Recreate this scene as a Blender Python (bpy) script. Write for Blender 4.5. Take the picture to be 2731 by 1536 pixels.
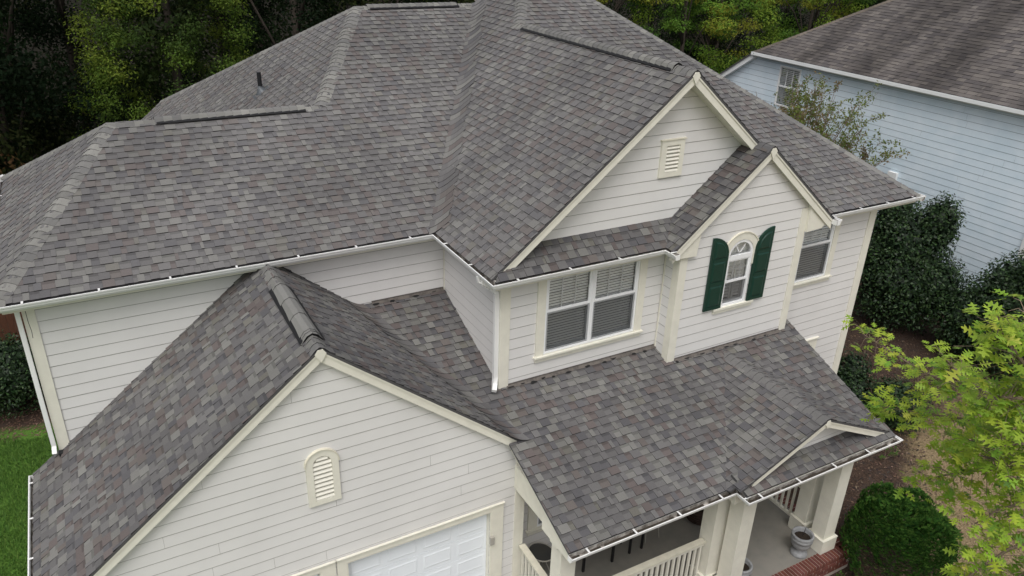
import bpy, math, random
from math import sin, cos, pi, sqrt, radians
from mathutils import Vector, Matrix
random.seed(7)
RND = random.Random(11)
for _o in list(bpy.data.objects):
    bpy.data.objects.remove(_o)
SC = bpy.context.scene
COL = SC.collection
ZG = 6.2            # world z of the upper gutter lip; all house heights below are relative to that lip

# ------------------------------------------------------------------ camera
CAM_P = Vector((-4.8093, -11.2192, 4.9334))
CAM_R = Vector((0.875880, -0.481586, 0.030155))
CAM_U = Vector((0.186285, 0.395129, 0.899539))
CAM_F = Vector((0.445121, 0.782271, -0.435798))
FPX = 2074.63 / 2731.0
cd = bpy.data.cameras.new('camera')
cam = bpy.data.objects.new('camera', cd); COL.objects.link(cam)
cd.sensor_width = 36.0; cd.lens = 36.0 * FPX
cd.clip_start = 0.1; cd.clip_end = 2000
m = Matrix((CAM_R, CAM_U, -CAM_F)).transposed().to_4x4()
m.translation = CAM_P + Vector((0, 0, ZG))
cam.matrix_world = m
SC.camera = cam

# ------------------------------------------------------------------ sky, sun, exposure (bright overcast)
SUN_EL, SUN_AZ = radians(60), radians(218)      # azimuth clockwise from +Y
w = bpy.data.worlds.new('World'); SC.world = w; w.use_nodes = True
nt = w.node_tree
bg = nt.nodes['Background']
sky = nt.nodes.new('ShaderNodeTexSky'); sky.sky_type = 'NISHITA'; sky.sun_disc = False
sky.sun_elevation = SUN_EL; sky.sun_rotation = SUN_AZ
sky.air_density = 1.0; sky.dust_density = 6.0; sky.ozone_density = 1.0
hs = nt.nodes.new('ShaderNodeHueSaturation'); hs.inputs['Saturation'].default_value = 0.30
nt.links.new(sky.outputs[0], hs.inputs['Color']); nt.links.new(hs.outputs[0], bg.inputs[0])
bg.inputs[1].default_value = 0.15
sl = bpy.data.lights.new('sun', 'SUN'); sl.energy = 0.9; sl.angle = radians(30); sl.color = (1.0, 0.985, 0.965)
sun = bpy.data.objects.new('sun', sl); COL.objects.link(sun)
_sd = Vector((sin(SUN_AZ) * cos(SUN_EL), cos(SUN_AZ) * cos(SUN_EL), sin(SUN_EL)))
sun.rotation_euler = _sd.to_track_quat('Z', 'Y').to_euler()
sun.location = (0, -20, 40)
SC.view_settings.view_transform = 'Standard'
SC.view_settings.look = 'None'
SC.view_settings.exposure = 0.0
SC.view_settings.gamma = 1.0
SC.view_settings.use_curve_mapping = False
SC.render.engine = 'CYCLES'

def project(v):
    d = Vector(v) - CAM_P
    z = d.dot(CAM_F)
    if z < 0.2: return None
    return (0.5 + FPX * d.dot(CAM_R) / z, 0.5 * 9 / 16 - FPX * d.dot(CAM_U) / z)

# ------------------------------------------------------------------ materials
MATS = {}
def mat(name, col=(.5, .5, .5), rough=.7, noise=0.0, nscale=8.0, bump=0.0, bscale=60.0, attr=False, metal=0.0,
        col2=None, stretch=None, spec=0.3, transl=0.0, detail=5.0):
    mt = bpy.data.materials.new(name); mt.use_nodes = True
    n = mt.node_tree.nodes; l = mt.node_tree.links
    b = n['Principled BSDF']
    b.inputs['Roughness'].default_value = rough; b.inputs['Metallic'].default_value = metal
    b.inputs['Specular IOR Level'].default_value = spec
    tc = n.new('ShaderNodeTexCoord'); src = tc.outputs['Object']
    if stretch:
        mp = n.new('ShaderNodeMapping'); mp.inputs['Scale'].default_value = stretch
        l.new(src, mp.inputs['Vector']); src = mp.outputs['Vector']
    if attr:
        at = n.new('ShaderNodeAttribute'); at.attribute_name = 'col'; base = at.outputs['Color']
    else:
        rg = n.new('ShaderNodeRGB'); rg.outputs[0].default_value = (*col, 1); base = rg.outputs[0]
    if noise > 0 or col2:
        tx = n.new('ShaderNodeTexNoise'); tx.inputs['Scale'].default_value = nscale
        tx.inputs['Detail'].default_value = detail; tx.inputs['Roughness'].default_value = .65
        l.new(src, tx.inputs['Vector'])
        if col2:
            rp = n.new('ShaderNodeMapRange'); rp.inputs[1].default_value = .38; rp.inputs[2].default_value = .62
            l.new(tx.outputs['Fac'], rp.inputs[0])
            mx = n.new('ShaderNodeMixRGB'); l.new(rp.outputs[0], mx.inputs['Fac'])
            l.new(base, mx.inputs['Color1']); mx.inputs['Color2'].default_value = (*col2, 1); base = mx.outputs[0]
        if noise > 0:
            rp = n.new('ShaderNodeMapRange'); rp.inputs[1].default_value = .25; rp.inputs[2].default_value = .75
            rp.inputs[3].default_value = 1 - noise; rp.inputs[4].default_value = 1 + noise
            l.new(tx.outputs['Fac'], rp.inputs[0])
            mx = n.new('ShaderNodeVectorMath'); mx.operation = 'SCALE'
            l.new(base, mx.inputs[0]); l.new(rp.outputs[0], mx.inputs['Scale']); base = mx.outputs[0]
    l.new(base, b.inputs['Base Color'])
    if bump > 0:
        t2 = n.new('ShaderNodeTexNoise'); t2.inputs['Scale'].default_value = bscale; t2.inputs['Detail'].default_value = 3
        l.new(src, t2.inputs['Vector'])
        bp = n.new('ShaderNodeBump'); bp.inputs['Strength'].default_value = bump; bp.inputs['Distance'].default_value = .01
        l.new(t2.outputs['Fac'], bp.inputs['Height']); l.new(bp.outputs[0], b.inputs['Normal'])
    if transl > 0:
        tr = n.new('ShaderNodeBsdfTranslucent'); l.new(base, tr.inputs['Color'])
        ms = n.new('ShaderNodeMixShader'); ms.inputs[0].default_value = transl
        l.new(b.outputs[0], ms.inputs[1]); l.new(tr.outputs[0], ms.inputs[2])
        l.new(ms.outputs[0], n['Material Output'].inputs['Surface'])
    MATS[name] = mt
    return mt

def shingle_mat(name, weather=0.0):
    mt = bpy.data.materials.new(name); mt.use_nodes = True
    n = mt.node_tree.nodes; l = mt.node_tree.links; b = n['Principled BSDF']
    b.inputs['Roughness'].default_value = .93; b.inputs['Specular IOR Level'].default_value = .15
    at = n.new('ShaderNodeAttribute'); at.attribute_name = 'col'
    tc = n.new('ShaderNodeTexCoord')
    g = n.new('ShaderNodeTexNoise'); g.inputs['Scale'].default_value = 90; g.inputs['Detail'].default_value = 6
    g.inputs['Roughness'].default_value = .8; l.new(tc.outputs['Object'], g.inputs['Vector'])
    r1 = n.new('ShaderNodeMapRange'); r1.inputs[1].default_value = .25; r1.inputs[2].default_value = .75
    r1.inputs[3].default_value = .78; r1.inputs[4].default_value = 1.22; l.new(g.outputs['Fac'], r1.inputs[0])
    big = n.new('ShaderNodeTexNoise'); big.inputs['Scale'].default_value = .55; big.inputs['Detail'].default_value = 4
    l.new(tc.outputs['Object'], big.inputs['Vector'])
    r2 = n.new('ShaderNodeMapRange'); r2.inputs[1].default_value = .3; r2.inputs[2].default_value = .7
    r2.inputs[3].default_value = .86; r2.inputs[4].default_value = 1.12; l.new(big.outputs['Fac'], r2.inputs[0])
    mu = n.new('ShaderNodeMath'); mu.operation = 'MULTIPLY'; l.new(r1.outputs[0], mu.inputs[0]); l.new(r2.outputs[0], mu.inputs[1])
    last = mu.outputs[0]
    if weather > 0:      # algae streaks running down the slope (shape of their own)
        mp = n.new('ShaderNodeMapping'); mp.inputs['Scale'].default_value = (.12, .75, .12)
        l.new(tc.outputs['Object'], mp.inputs['Vector'])
        st = n.new('ShaderNodeTexNoise'); st.inputs['Scale'].default_value = 1.3; st.inputs['Detail'].default_value = 5
        l.new(mp.outputs[0], st.inputs['Vector'])
        r3 = n.new('ShaderNodeMapRange'); r3.inputs[1].default_value = .42; r3.inputs[2].default_value = .62
        r3.inputs[3].default_value = 1.15; r3.inputs[4].default_value = 1.15 - weather; l.new(st.outputs['Fac'], r3.inputs[0])
        m3 = n.new('ShaderNodeMath'); m3.operation = 'MULTIPLY'; l.new(last, m3.inputs[0]); l.new(r3.outputs[0], m3.inputs[1]); last = m3.outputs[0]
    sc = n.new('ShaderNodeVectorMath'); sc.operation = 'SCALE'
    l.new(at.outputs['Color'], sc.inputs[0]); l.new(last, sc.inputs['Scale']); l.new(sc.outputs[0], b.inputs['Base Color'])
    bp = n.new('ShaderNodeBump'); bp.inputs['Strength'].default_value = .5; bp.inputs['Distance'].default_value = .004
    l.new(g.outputs['Fac'], bp.inputs['Height']); l.new(bp.outputs[0], b.inputs['Normal'])
    MATS[name] = mt

shingle_mat('shingle'); shingle_mat('old_shingle', .5)
mat('shingle_edge', (.022, .021, .022), .95)
mat('deck', (.085, .083, .084), .95)
mat('siding', (.695, .685, .672), .62, noise=.06, nscale=.9, detail=8)
mat('siding_lap_shade', (.29, .28, .265), .85)  # dark colour paints the shadow line under each siding board
mat('sheathing', (.30, .29, .27), .8)
mat('trim', (.73, .71, .62), .55, noise=.07, nscale=5.0)
mat('trim_dirty', (.66, .63, .52), .6, noise=.12, nscale=6.0)
mat('gutter_white', (.80, .80, .79), .35, noise=.04, nscale=4, spec=.5)
mat('gutter_in', (.20, .175, .15), .75, noise=.5, nscale=7.0, col2=(.42, .40, .37))
mat('debris', (.055, .045, .035), .95, noise=.5, nscale=30, bump=.6, bscale=60)
mat('vinyl', (.82, .83, .84), .35, spec=.5)
mat('door_white', (.80, .84, .885), .4, noise=.02, nscale=3, spec=.45)
mat('shutter', (.004, .036, .024), .42, spec=.45, noise=.12, nscale=12)
mat('blind', (.92, .92, .90), .6)
mat('plantation', (.85, .84, .82), .6)
mat('dark_room', (.02, .02, .022), .9)
mat('vent_black', (.012, .012, .013), .6)
mat('lead_grey', (.10, .11, .12), .5, metal=.3)
mat('tar', (.012, .012, .012), .7)
mat('flashing', (.17, .15, .135), .9, noise=.35, nscale=11, col2=(.07, .063, .058))
mat('concrete', (.27, .255, .225), .85, noise=.16, nscale=2.2, bump=.15, bscale=90, col2=(.20, .192, .172))
mat('walk', (.45, .40, .30), .9, noise=.12, nscale=4, bump=.2, bscale=80)
mat('brick_far', (.12, .05, .04), .9, noise=.3, nscale=12)
mat('mortar', (.42, .36, .31), .95, noise=.15, nscale=30)
mat('brick', attr=True, rough=.85, noise=.22, nscale=18, bump=.4, bscale=70)
mat('urn', (.27, .275, .28), .85, noise=.25, nscale=14, bump=.35, bscale=40)
mat('soil', (.03, .022, .016), .95, noise=.4, nscale=40)
mat('table_glass', (.05, .05, .048), .15, spec=.6)
mat('metal_cream', (.38, .36, .32), .5)
mat('black_metal', (.012, .012, .013), .45)
mat('wicker', (.045, .028, .022), .7, noise=.6, nscale=45)
mat('blue_siding', (.64, .755, .84), .55, noise=.04, nscale=1.0, col2=(.70, .79, .86))
mat('blue_lap', (.13, .17, .21), .7)  # shadow line under the blue boards, painted as a dark colour
mat('white_trim', (.78, .80, .80), .45)
mat('fence', (.085, .036, .02), .85, noise=.35, nscale=6, stretch=(6, 6, 1))
mat('bark', (.055, .045, .036), .95, noise=.35, nscale=9, bump=.6, bscale=20)
mat('bark_pale', (.20, .15, .11), .9, noise=.3, nscale=12)
mat('leaf_oak', attr=True, rough=.5, transl=.42, spec=.35)
mat('leaf', attr=True, rough=.7, transl=.38, spec=.06)
mat('leaf_gloss', attr=True, rough=.5, transl=.12, spec=.3)
mat('needle', attr=True, rough=.7, transl=.38, spec=.15)
mat('grass', attr=True, rough=.6, transl=.3, spec=.2)
mat('chip', attr=True, rough=.95)
mat('rock', (.48, .42, .34), .9, noise=.15, nscale=10)
mat('pipe_black', (.014, .015, .017), .5)
mat('dark_grey', (.07, .08, .095), .6)

def glass_mat(name, refl, tint, screen=0.0):
    mt = bpy.data.materials.new(name); mt.use_nodes = True
    n = mt.node_tree.nodes; l = mt.node_tree.links
    n.remove(n['Principled BSDF'])
    t = n.new('ShaderNodeBsdfTransparent'); t.inputs[0].default_value = (*tint, 1)
    g = n.new('ShaderNodeBsdfGlossy'); g.inputs['Roughness'].default_value = .03
    f = n.new('ShaderNodeFresnel'); f.inputs[0].default_value = 1.5
    a = n.new('ShaderNodeMath'); a.operation = 'MULTIPLY_ADD'; a.inputs[1].default_value = .9; a.inputs[2].default_value = refl
    l.new(f.outputs[0], a.inputs[0])
    mx = n.new('ShaderNodeMixShader'); l.new(a.outputs[0], mx.inputs[0]); l.new(t.outputs[0], mx.inputs[1]); l.new(g.outputs[0], mx.inputs[2])
    out = mx.outputs[0]
    if screen:
        d = n.new('ShaderNodeBsdfDiffuse'); d.inputs[0].default_value = (.05, .055, .06, 1)
        m2 = n.new('ShaderNodeMixShader'); m2.inputs[0].default_value = screen
        l.new(out, m2.inputs[1]); l.new(d.outputs[0], m2.inputs[2]); out = m2.outputs[0]
    l.new(out, n['Material Output'].inputs['Surface'])
    MATS[name] = mt
glass_mat('glass', .0, (.99, 1, 1)); glass_mat('glass_screen', .0, (.96, .97, .98), .34)

# ------------------------------------------------------------------ scene helpers
ROOT = {}
def tag(o, label=None, cat=None, group=None, kind=None):
    if label: o['label'] = label
    if cat: o['category'] = cat
    if group: o['group'] = group
    if kind: o['kind'] = kind
    return o
def thing(name, base, label, cat, group=None):
    o = bpy.data.objects.new(name, None); COL.objects.link(o)
    o.location = (base[0], base[1], base[2] + ZG); o.empty_display_size = .3
    ROOT[o.name] = Vector((base[0], base[1], base[2]))
    return tag(o, label, cat, group)

class MB:
    def __init__(s): s.v = []; s.f = []; s.m = []; s.c = []
    def face(s, pts, mi=0, c=None):
        i = len(s.v); s.v.extend(tuple(p) for p in pts); s.f.append(tuple(range(i, i + len(pts)))); s.m.append(mi); s.c.append(c)
    def faces(s, verts, fs, mi=0, c=None):
        i = len(s.v); s.v.extend(tuple(p) for p in verts)
        for f in fs: s.f.append(tuple(i + k for k in f)); s.m.append(mi); s.c.append(c)
    def hexa(s, b, t, mi=0, c=None):      # two quads (bottom, top), same winding seen from top = ccw
        s.faces(list(b) + list(t), [(3, 2, 1, 0), (4, 5, 6, 7), (0, 1, 5, 4), (1, 2, 6, 5), (2, 3, 7, 6), (3, 0, 4, 7)], mi, c)
    def box(s, x0, x1, y0, y1, z0, z1, mi=0, c=None):
        s.hexa([(x0, y0, z0), (x1, y0, z0), (x1, y1, z0), (x0, y1, z0)], [(x0, y0, z1), (x1, y0, z1), (x1, y1, z1), (x0, y1, z1)], mi, c)
    def prism_y(s, poly, y0, y1, mi=0, c=None):   # polygon of (x,z), ccw seen from -y
        n = len(poly)
        s.faces([(x, y0, z) for x, z in poly] + [(x, y1, z) for x, z in poly],
                [tuple(range(n)), tuple(range(2 * n - 1, n - 1, -1))] + [(k, n + k, n + (k + 1) % n, (k + 1) % n) for k in range(n)], mi, c)
    def prism_z(s, poly, z0, z1, mi=0, c=None):
        n = len(poly)
        s.faces([(x, y, z0) for x, y in poly] + [(x, y, z1) for x, y in poly],
                [tuple(range(n - 1, -1, -1)), tuple(range(n, 2 * n))] + [(k, (k + 1) % n, n + (k + 1) % n, n + k) for k in range(n)], mi, c)
    def tube(s, pts, rad, nseg=8, mi=0, c=None, caps=True):
        pts = [Vector(p) for p in pts]
        if not hasattr(rad, '__len__'): rad = [rad] * len(pts)
        rings = []; side = None
        for k, p in enumerate(pts):
            d = (pts[min(k + 1, len(pts) - 1)] - pts[max(k - 1, 0)]).normalized()
            if side is None: side = d.orthogonal().normalized()
            side = (side - d * side.dot(d)).normalized(); up = d.cross(side)
            rings.append([p + (side * cos(2 * pi * j / nseg) + up * sin(2 * pi * j / nseg)) * rad[k] for j in range(nseg)])
        V = [q for r in rings for q in r]; F = []
        for k in range(len(pts) - 1):
            for j in range(nseg):
                F.append((k * nseg + j, k * nseg + (j + 1) % nseg, (k + 1) * nseg + (j + 1) % nseg, (k + 1) * nseg + j))
        if caps: F.append(tuple(range(nseg - 1, -1, -1))); F.append(tuple((len(pts) - 1) * nseg + j for j in range(nseg)))
        s.faces(V, F, mi, c)
    def lathe(s, prof, cx, cy, n=24, mi=0, c=None):
        V = []; F = []
        for r, z in prof:
            for j in range(n): V.append((cx + r * cos(2 * pi * j / n), cy + r * sin(2 * pi * j / n), z))
        for k in range(len(prof) - 1):
            for j in range(n): F.append((k * n + j, k * n + (j + 1) % n, (k + 1) * n + (j + 1) % n, (k + 1) * n + j))
        s.faces(V, F, mi, c)
    def mesh(s, name, mats, off=Vector((0, 0, 0)), smooth=False, dz=ZG):
        me = bpy.data.meshes.new(name)
        ox, oy, oz = off
        me.from_pydata([(x - ox, y - oy, z - oz) for x, y, z in s.v], [], s.f)
        for mm in mats: me.materials.append(MATS[mm] if isinstance(mm, str) else mm)
        me.polygons.foreach_set('material_index', s.m)
        if any(c is not None for c in s.c):
            ca = me.color_attributes.new('col', 'FLOAT_COLOR', 'CORNER')
            buf = []
            for f, c in zip(s.f, s.c):
                cc = (*(c or (.2, .2, .2)), 1.0)
                buf.extend(cc * len(f))
            ca.data.foreach_set('color', buf)
        if smooth: me.polygons.foreach_set('use_smooth', [True] * len(s.f))
        me.update()
        return me
    def build(s, name, mats, parent=None, smooth=False, **kw):
        if isinstance(mats, str): mats = [mats]
        off = ROOT[parent.name] if parent else Vector((0, 0, -ZG))
        me = s.mesh(name, mats, off, smooth)
        o = bpy.data.objects.new(name, me); COL.objects.link(o)
        if parent: o.parent = parent; ROOT[o.name] = off
        tag(o, **kw)
        return o

def clip_poly(poly, axis, val, keep_greater):
    out = []; n = len(poly)
    for i in range(n):
        a, b = poly[i], poly[(i + 1) % n]
        ia = (a[axis] >= val) if keep_greater else (a[axis] <= val)
        ib = (b[axis] >= val) if keep_greater else (b[axis] <= val)
        if ia: out.append(a)
        if ia != ib:
            t = (val - a[axis]) / (b[axis] - a[axis])
            out.append((a[0] + t * (b[0] - a[0]), a[1] + t * (b[1] - a[1])))
    return out
def clip_rect(poly, s0, s1, t0, t1):
    p = clip_poly(poly, 0, s0, True)
    if len(p) > 2: p = clip_poly(p, 0, s1, False)
    if len(p) > 2: p = clip_poly(p, 1, t0, True)
    if len(p) > 2: p = clip_poly(p, 1, t1, False)
    return p if len(p) > 2 else []
def area2(p):
    return .5 * sum(p[i][0] * p[(i + 1) % len(p)][1] - p[(i + 1) % len(p)][0] * p[i][1] for i in range(len(p)))

# ------------------------------------------------------------------ ground
def ground_material():
    mt = bpy.data.materials.new('ground'); mt.use_nodes = True
    n = mt.node_tree.nodes; l = mt.node_tree.links; b = n['Principled BSDF']
    b.inputs['Roughness'].default_value = .95; b.inputs['Specular IOR Level'].default_value = .1
    tc = n.new('ShaderNodeTexCoord'); sp = n.new('ShaderNodeSeparateXYZ'); l.new(tc.outputs['Object'], sp.inputs[0])
    def noise(s, d=5):
        t = n.new('ShaderNodeTexNoise'); t.inputs['Scale'].default_value = s; t.inputs['Detail'].default_value = d
        l.new(tc.outputs['Object'], t.inputs['Vector']); return t.outputs['Fac']
    def mr(src, a, bb, c=0., d=1.):
        r = n.new('ShaderNodeMapRange'); r.inputs[1].default_value = a; r.inputs[2].default_value = bb
        r.inputs[3].default_value = c; r.inputs[4].default_value = d; l.new(src, r.inputs[0]); return r.outputs[0]
    def mix(f, a, bb):
        x = n.new('ShaderNodeMixRGB')
        l.new(f, x.inputs[0])
        for k, v in ((1, a), (2, bb)):
            if isinstance(v, tuple): x.inputs[k].default_value = (*v, 1)
            else: l.new(v, x.inputs[k])
        return x.outputs[0]
    def math(op, a, bb):
        x = n.new('ShaderNodeMath'); x.operation = op
        for k, v in ((0, a), (1, bb)):
            if isinstance(v, (int, float)): x.inputs[k].default_value = v
            else: l.new(v, x.inputs[k])
        return x.outputs[0]
    X, Y = sp.outputs[0], sp.outputs[1]
    wob = mr(noise(.8), .2, .8, -1.2, 1.2)
    fine = noise(26); mid = noise(5)
    lawn = mix(mr(fine, .3, .7), (.055, .12, .02), (.105, .205, .035))
    dry = mix(mr(mid, .35, .65), (.20, .145, .085), (.125, .10, .05))
    dry = mix(mr(fine, .35, .7), dry, (.30, .23, .14))
    mulch = mix(mr(fine, .3, .7), (.026, .018, .013), (.092, .061, .046))
    mulch = mix(mr(mid, .5, .75), mulch, (.055, .042, .038))
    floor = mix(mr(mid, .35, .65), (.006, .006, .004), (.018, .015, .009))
    # right hand side: mulch bed round the house and porch, dry grass further out
    c = mix(mr(X, -5.9, -5.6), lawn, dry)
    U = math('ADD', math('SUBTRACT', X, Y), math('MULTIPLY', wob, .45))
    c = mix(math('MULTIPLY', mr(U, 13.9, 13.3), mr(X, -5.5, -5.2)), c, mulch)
    c = mix(math('MULTIPLY', mr(math('ADD', Y, math('MULTIPLY', wob, .6)), -2.9, -1.6), mr(X, 6.0, 6.3)), c, mulch)
    # left bed under the bush
    lb = math('MULTIPLY', mr(math('ADD', Y, math('MULTIPLY', wob, .3)), 6.8, 7.2), mr(X, -4.8, -5.0))
    c = mix(lb, c, mulch)
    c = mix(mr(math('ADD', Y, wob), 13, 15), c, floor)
    l.new(c, b.inputs['Base Color'])
    bp = n.new('ShaderNodeBump'); bp.inputs['Strength'].default_value = .9; bp.inputs['Distance'].default_value = .03
    l.new(fine, bp.inputs['Height']); l.new(bp.outputs[0], b.inputs['Normal'])
    MATS['ground'] = mt
ground_material()
GZ = -6.2
mb = MB()
gx = [-600, -60] + [-20 + 4 * k for k in range(16)] + [90, 600]; gy = [-600, -60] + [-20 + 4 * k for k in range(16)] + [90, 600]
for i in range(len(gx) - 1):
    for j in range(len(gy) - 1):
        mb.face([(gx[i], gy[j], GZ), (gx[i + 1], gy[j], GZ), (gx[i + 1], gy[j + 1], GZ), (gx[i], gy[j + 1], GZ)])
g = mb.build('ground', 'ground', kind='structure')
mb = MB(); mb.prism_z([(4.4, -6.6), (6.0, -6.35), (6.35, -5.3), (6.0, -4.95), (4.2, -4.95)], GZ, GZ + .05)
mb.build('front_walk', 'walk', kind='structure')
mb = MB(); mb.prism_z([(-6.2, -30), (.6, -30), (.6, -2.6), (-6.2, -2.6)], GZ, GZ + .03)
mb.build('driveway', 'concrete', kind='structure')

# ================================================================== THE HOUSE
HOUSE = thing('house', (2.0, 0.0, GZ), 'two storey cream sided house with grey shingled roofs and attached garage', 'house')
O = .08; D = 2.2
p = .5095; pL = .8157; pF = .4983; pM = .8289; pE = .8347; pR = .8098
ov = .38; xr = 9.9022; xg = 3.5546; yg = -2.0048; yr = 5.9284; xl1 = .8139; yr2 = 3.1634; xl2 = -4.4428
c_ = 3.1915; xs = 5.1648; ps = .8234; ysg = -2.3269
xgg = -2.7286; zgg = -.04; pg = .7996; pgR = .81; ygf = -2.7782; xge = -6.4449
zp = -1.2381; pp = .3828; ypg = -4.6594; ypg2 = -4.9339; xpl = .0381; xpr = 6.7335
xpg = 4.83; pps = .465; ypgf = -4.7344; zpg = -2.262; xpj = 3.1008
zr = p * (yr - O); zr2 = p * (yr2 - O); zg = pL * (xg - O); zs = ps * (xs - c_ - O)
xE0 = xl2 - zr2 / pE
xh = xl1 - (zr - zr2) / pM
xv = O + zr / pL                       # wing ridge meets the block's left slope
pkx = (pR * (xr - O) + pL * O) / (pL + pR); pkz = pL * (pkx - O); pky = -D + O + pkz / pF
yH = -D + O + zg / pF
porch_z = lambda y: zp + pp * (y - ov)

PALETTE = [((.123, .119, .120), 32), ((.145, .141, .140), 28), ((.173, .170, .160), 18), ((.100, .098, .104), 16),
           ((.124, .104, .100), 15), ((.192, .190, .178), 6), ((.136, .119, .111), 8), ((.150, .144, .126), 3)]
_MEAN = (.134, .130, .129)
PALETTE = [(tuple(mv + (x - mv) * .70 for x, mv in zip(cc, _MEAN)), ww) for cc, ww in PALETTE]
_PW = [x[1] for x in PALETTE]
def tone(rnd, pal=PALETTE, wts=_PW, j=.07):
    c = rnd.choices(pal, wts)[0][0]; k = 1 + rnd.uniform(-j, j)
    return tuple(x * k for x in c)

SHINGLES = []      # (px area, top polygons, skirts, colour, roof key)
EXPO = .1435
def roof_plane(key, coef, poly, eave_dir, deckmb, shingle=True, t_shift=0.0, palette=PALETTE, wts=_PW, store=SHINGLES, seed=0, tabw=(.075, .18), expo=EXPO, lift=1.0):
    """coef (a,b,c): z = a x + b y + c; poly: plan polygon (x,y)"""
    a, b, c = coef
    n = Vector((-a, -b, 1)).normalized()
    es = Vector((eave_dir[0], eave_dir[1], a * eave_dir[0] + b * eave_dir[1])).normalized()
    et = n.cross(es).normalized()
    if et.z < 0: es = -es; et = n.cross(es).normalized()
    org = Vector((poly[0][0], poly[0][1], a * poly[0][0] + b * poly[0][1] + c))
    P3 = [Vector((x, y, a * x + b * y + c)) for x, y in poly]
    st = [((q - org).dot(es), (q - org).dot(et)) for q in P3]
    if area2(st) < 0: st.reverse(); P3.reverse()
    # deck: thin slab under the shingles
    lo = [q - n * .035 for q in P3]; hi = [q - n * .004 for q in P3]
    k = len(P3)
    deckmb.faces(lo + hi, [tuple(range(k - 1, -1, -1)), tuple(range(k, 2 * k))] + [(i, (i + 1) % k, k + (i + 1) % k, k + i) for i in range(k)], 0)
    if not shingle: return
    rnd = random.Random(100 + seed)
    t0 = min(q[1] for q in st) + t_shift; t1 = max(q[1] for q in st)
    row = 0
    def P(s, t, h): return org + es * s + et * t + n * h
    while t0 < t1:
        te = t0 + expo
        sub = clip_rect(st, -1e3, 1e3, t0 - (.02 if row == 0 else 0), te)
        if sub:
            s = min(q[0] for q in sub) - rnd.uniform(0, .25); smax = max(q[0] for q in sub)
            high = rnd.random() < .5
            while s < smax:
                wd = rnd.uniform(*tabw) if rnd.random() > .12 else rnd.uniform(.045, .09)
                pol = clip_rect(sub, s + .0008, s + wd - .0008, -1e3, 1e3)
                if pol and abs(area2(pol)) > 2e-4:
                    hb = (.0165 if high else .008) * lift + rnd.uniform(0, .002); ht = .002
                    tb = min(q[1] for q in pol)
                    def H(t): return ht + (hb - ht) * max(0., min(1., (te - t) / expo))
                    jit = rnd.uniform(-.004, .003) if high else 0.
                    top = [P(q[0], q[1] + (jit if q[1] - t0 < .001 else 0), H(q[1])) for q in pol]
                    sk = []
                    for i in range(len(pol)):
                        A, B = pol[i], pol[(i + 1) % len(pol)]
                        if B[0] > A[0] + 1e-4 and abs(A[1] - B[1]) < 1e-4 and A[1] < te - .02:
                            sk.append([P(A[0], A[1] + jit, -.004), P(B[0], B[1] + jit, -.004), P(B[0], B[1] + jit, H(B[1])), P(A[0], A[1] + jit, H(A[1]))])
                        elif high and abs(A[0] - B[0]) < 1e-4:      # tooth side
                            sk.append([P(A[0], A[1], 0), P(B[0], B[1], 0), P(B[0], B[1], H(B[1])), P(A[0], A[1], H(A[1]))])
                    prj = [project(v) for v in top]
                    ar = 0.
                    if all(q is not None for q in prj):
                        cx_ = sum(q[0] for q in prj) / len(prj); cy_ = sum(q[1] for q in prj) / len(prj)
                        if .0 < cx_ < 1 and 0 < cy_ < .5625: ar = abs(area2(prj))
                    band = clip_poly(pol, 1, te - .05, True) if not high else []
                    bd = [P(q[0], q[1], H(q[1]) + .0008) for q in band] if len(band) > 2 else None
                    roof_shade = {'gable_roof': .82, 'porch_roof': .93, 'garage_roof': .95}.get(key, 1.03)     # viewing-angle shading put into the tab colour, lower roofs darker
                    cs = {'main_roof': .9, 'n': 1.0}.get(key, 1.25)
                    store.append((ar, top, sk, tuple(max(.03, (mv + (x - mv) * cs) * roof_shade) if key != 'n' else x for x, mv in zip(tone(rnd, palette, wts), _MEAN)), key, bd))
                s += wd; high = not high
        t0 = te; row += 1

CAPS = []      # (key, top faces, skirts, colour)
def caps(key, A, B, na, nb, raise_=0.0, wid=.15, store=CAPS, expo=.142, tonecol=None, seed=0, start=0.0):
    """cap shingles from A (low) to B (high); na, nb outward normals of the two slopes"""
    A, B = Vector(A), Vector(B); d = (B - A); L = d.length; d.normalize()
    na, nb = Vector(na).normalized(), Vector(nb).normalized()
    sa = na.cross(d); sb = nb.cross(d)
    if sa.dot(nb) < sa.dot(na): pass
    if sa.z > 0: sa = -sa
    if sb.z > 0: sb = -sb
    if abs(sa.z) < 1e-6: pass
    up = (na + nb).normalized()
    rnd = random.Random(900 + seed)
    t = start
    tw = 0
    while t < L - .01:
        t2 = min(t + expo * 1.25, L + .02)
        jl = rnd.uniform(-.006, .006)
        def prof(tt, h):
            c0 = A + d * tt
            return [c0 + sa * (wid + jl) + na * (h * .35 + .004), c0 + sa * .05 + na * (h + .008), c0 + up * (h - .002), c0 + sb * .05 + nb * (h + .008), c0 + sb * (wid + jl) + nb * (h * .35 + .004)]
        lo = prof(t, .016 + raise_); hi = prof(t2, .005 + raise_); un = prof(t, (.011 if raise_ else .006) + raise_)
        tops = [[lo[i], lo[i + 1], hi[i + 1], hi[i]] for i in range(4)]
        sks = [[un[i], un[i + 1], lo[i + 1], lo[i]] for i in range(4)]
        for i in (0, 4):      # side edges
            q = [lo[i], hi[i], hi[i] - (na if i == 0 else nb) * (.012 + raise_ * .3), lo[i] - (na if i == 0 else nb) * (.012 + raise_ * .3)]
            sks.append(q)
        base = tonecol or rnd.choice([(.185, .183, .173), (.165, .163, .157), (.21, .207, .193), (.175, .172, .162), (.15, .148, .145)])
        k = 1 + rnd.uniform(-.09, .09)
        store.append((key, tops, sks, tuple(x * k for x in base)))
        t += expo
def nrm(coef): return Vector((-coef[0], -coef[1], 1)).normalized()

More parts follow.
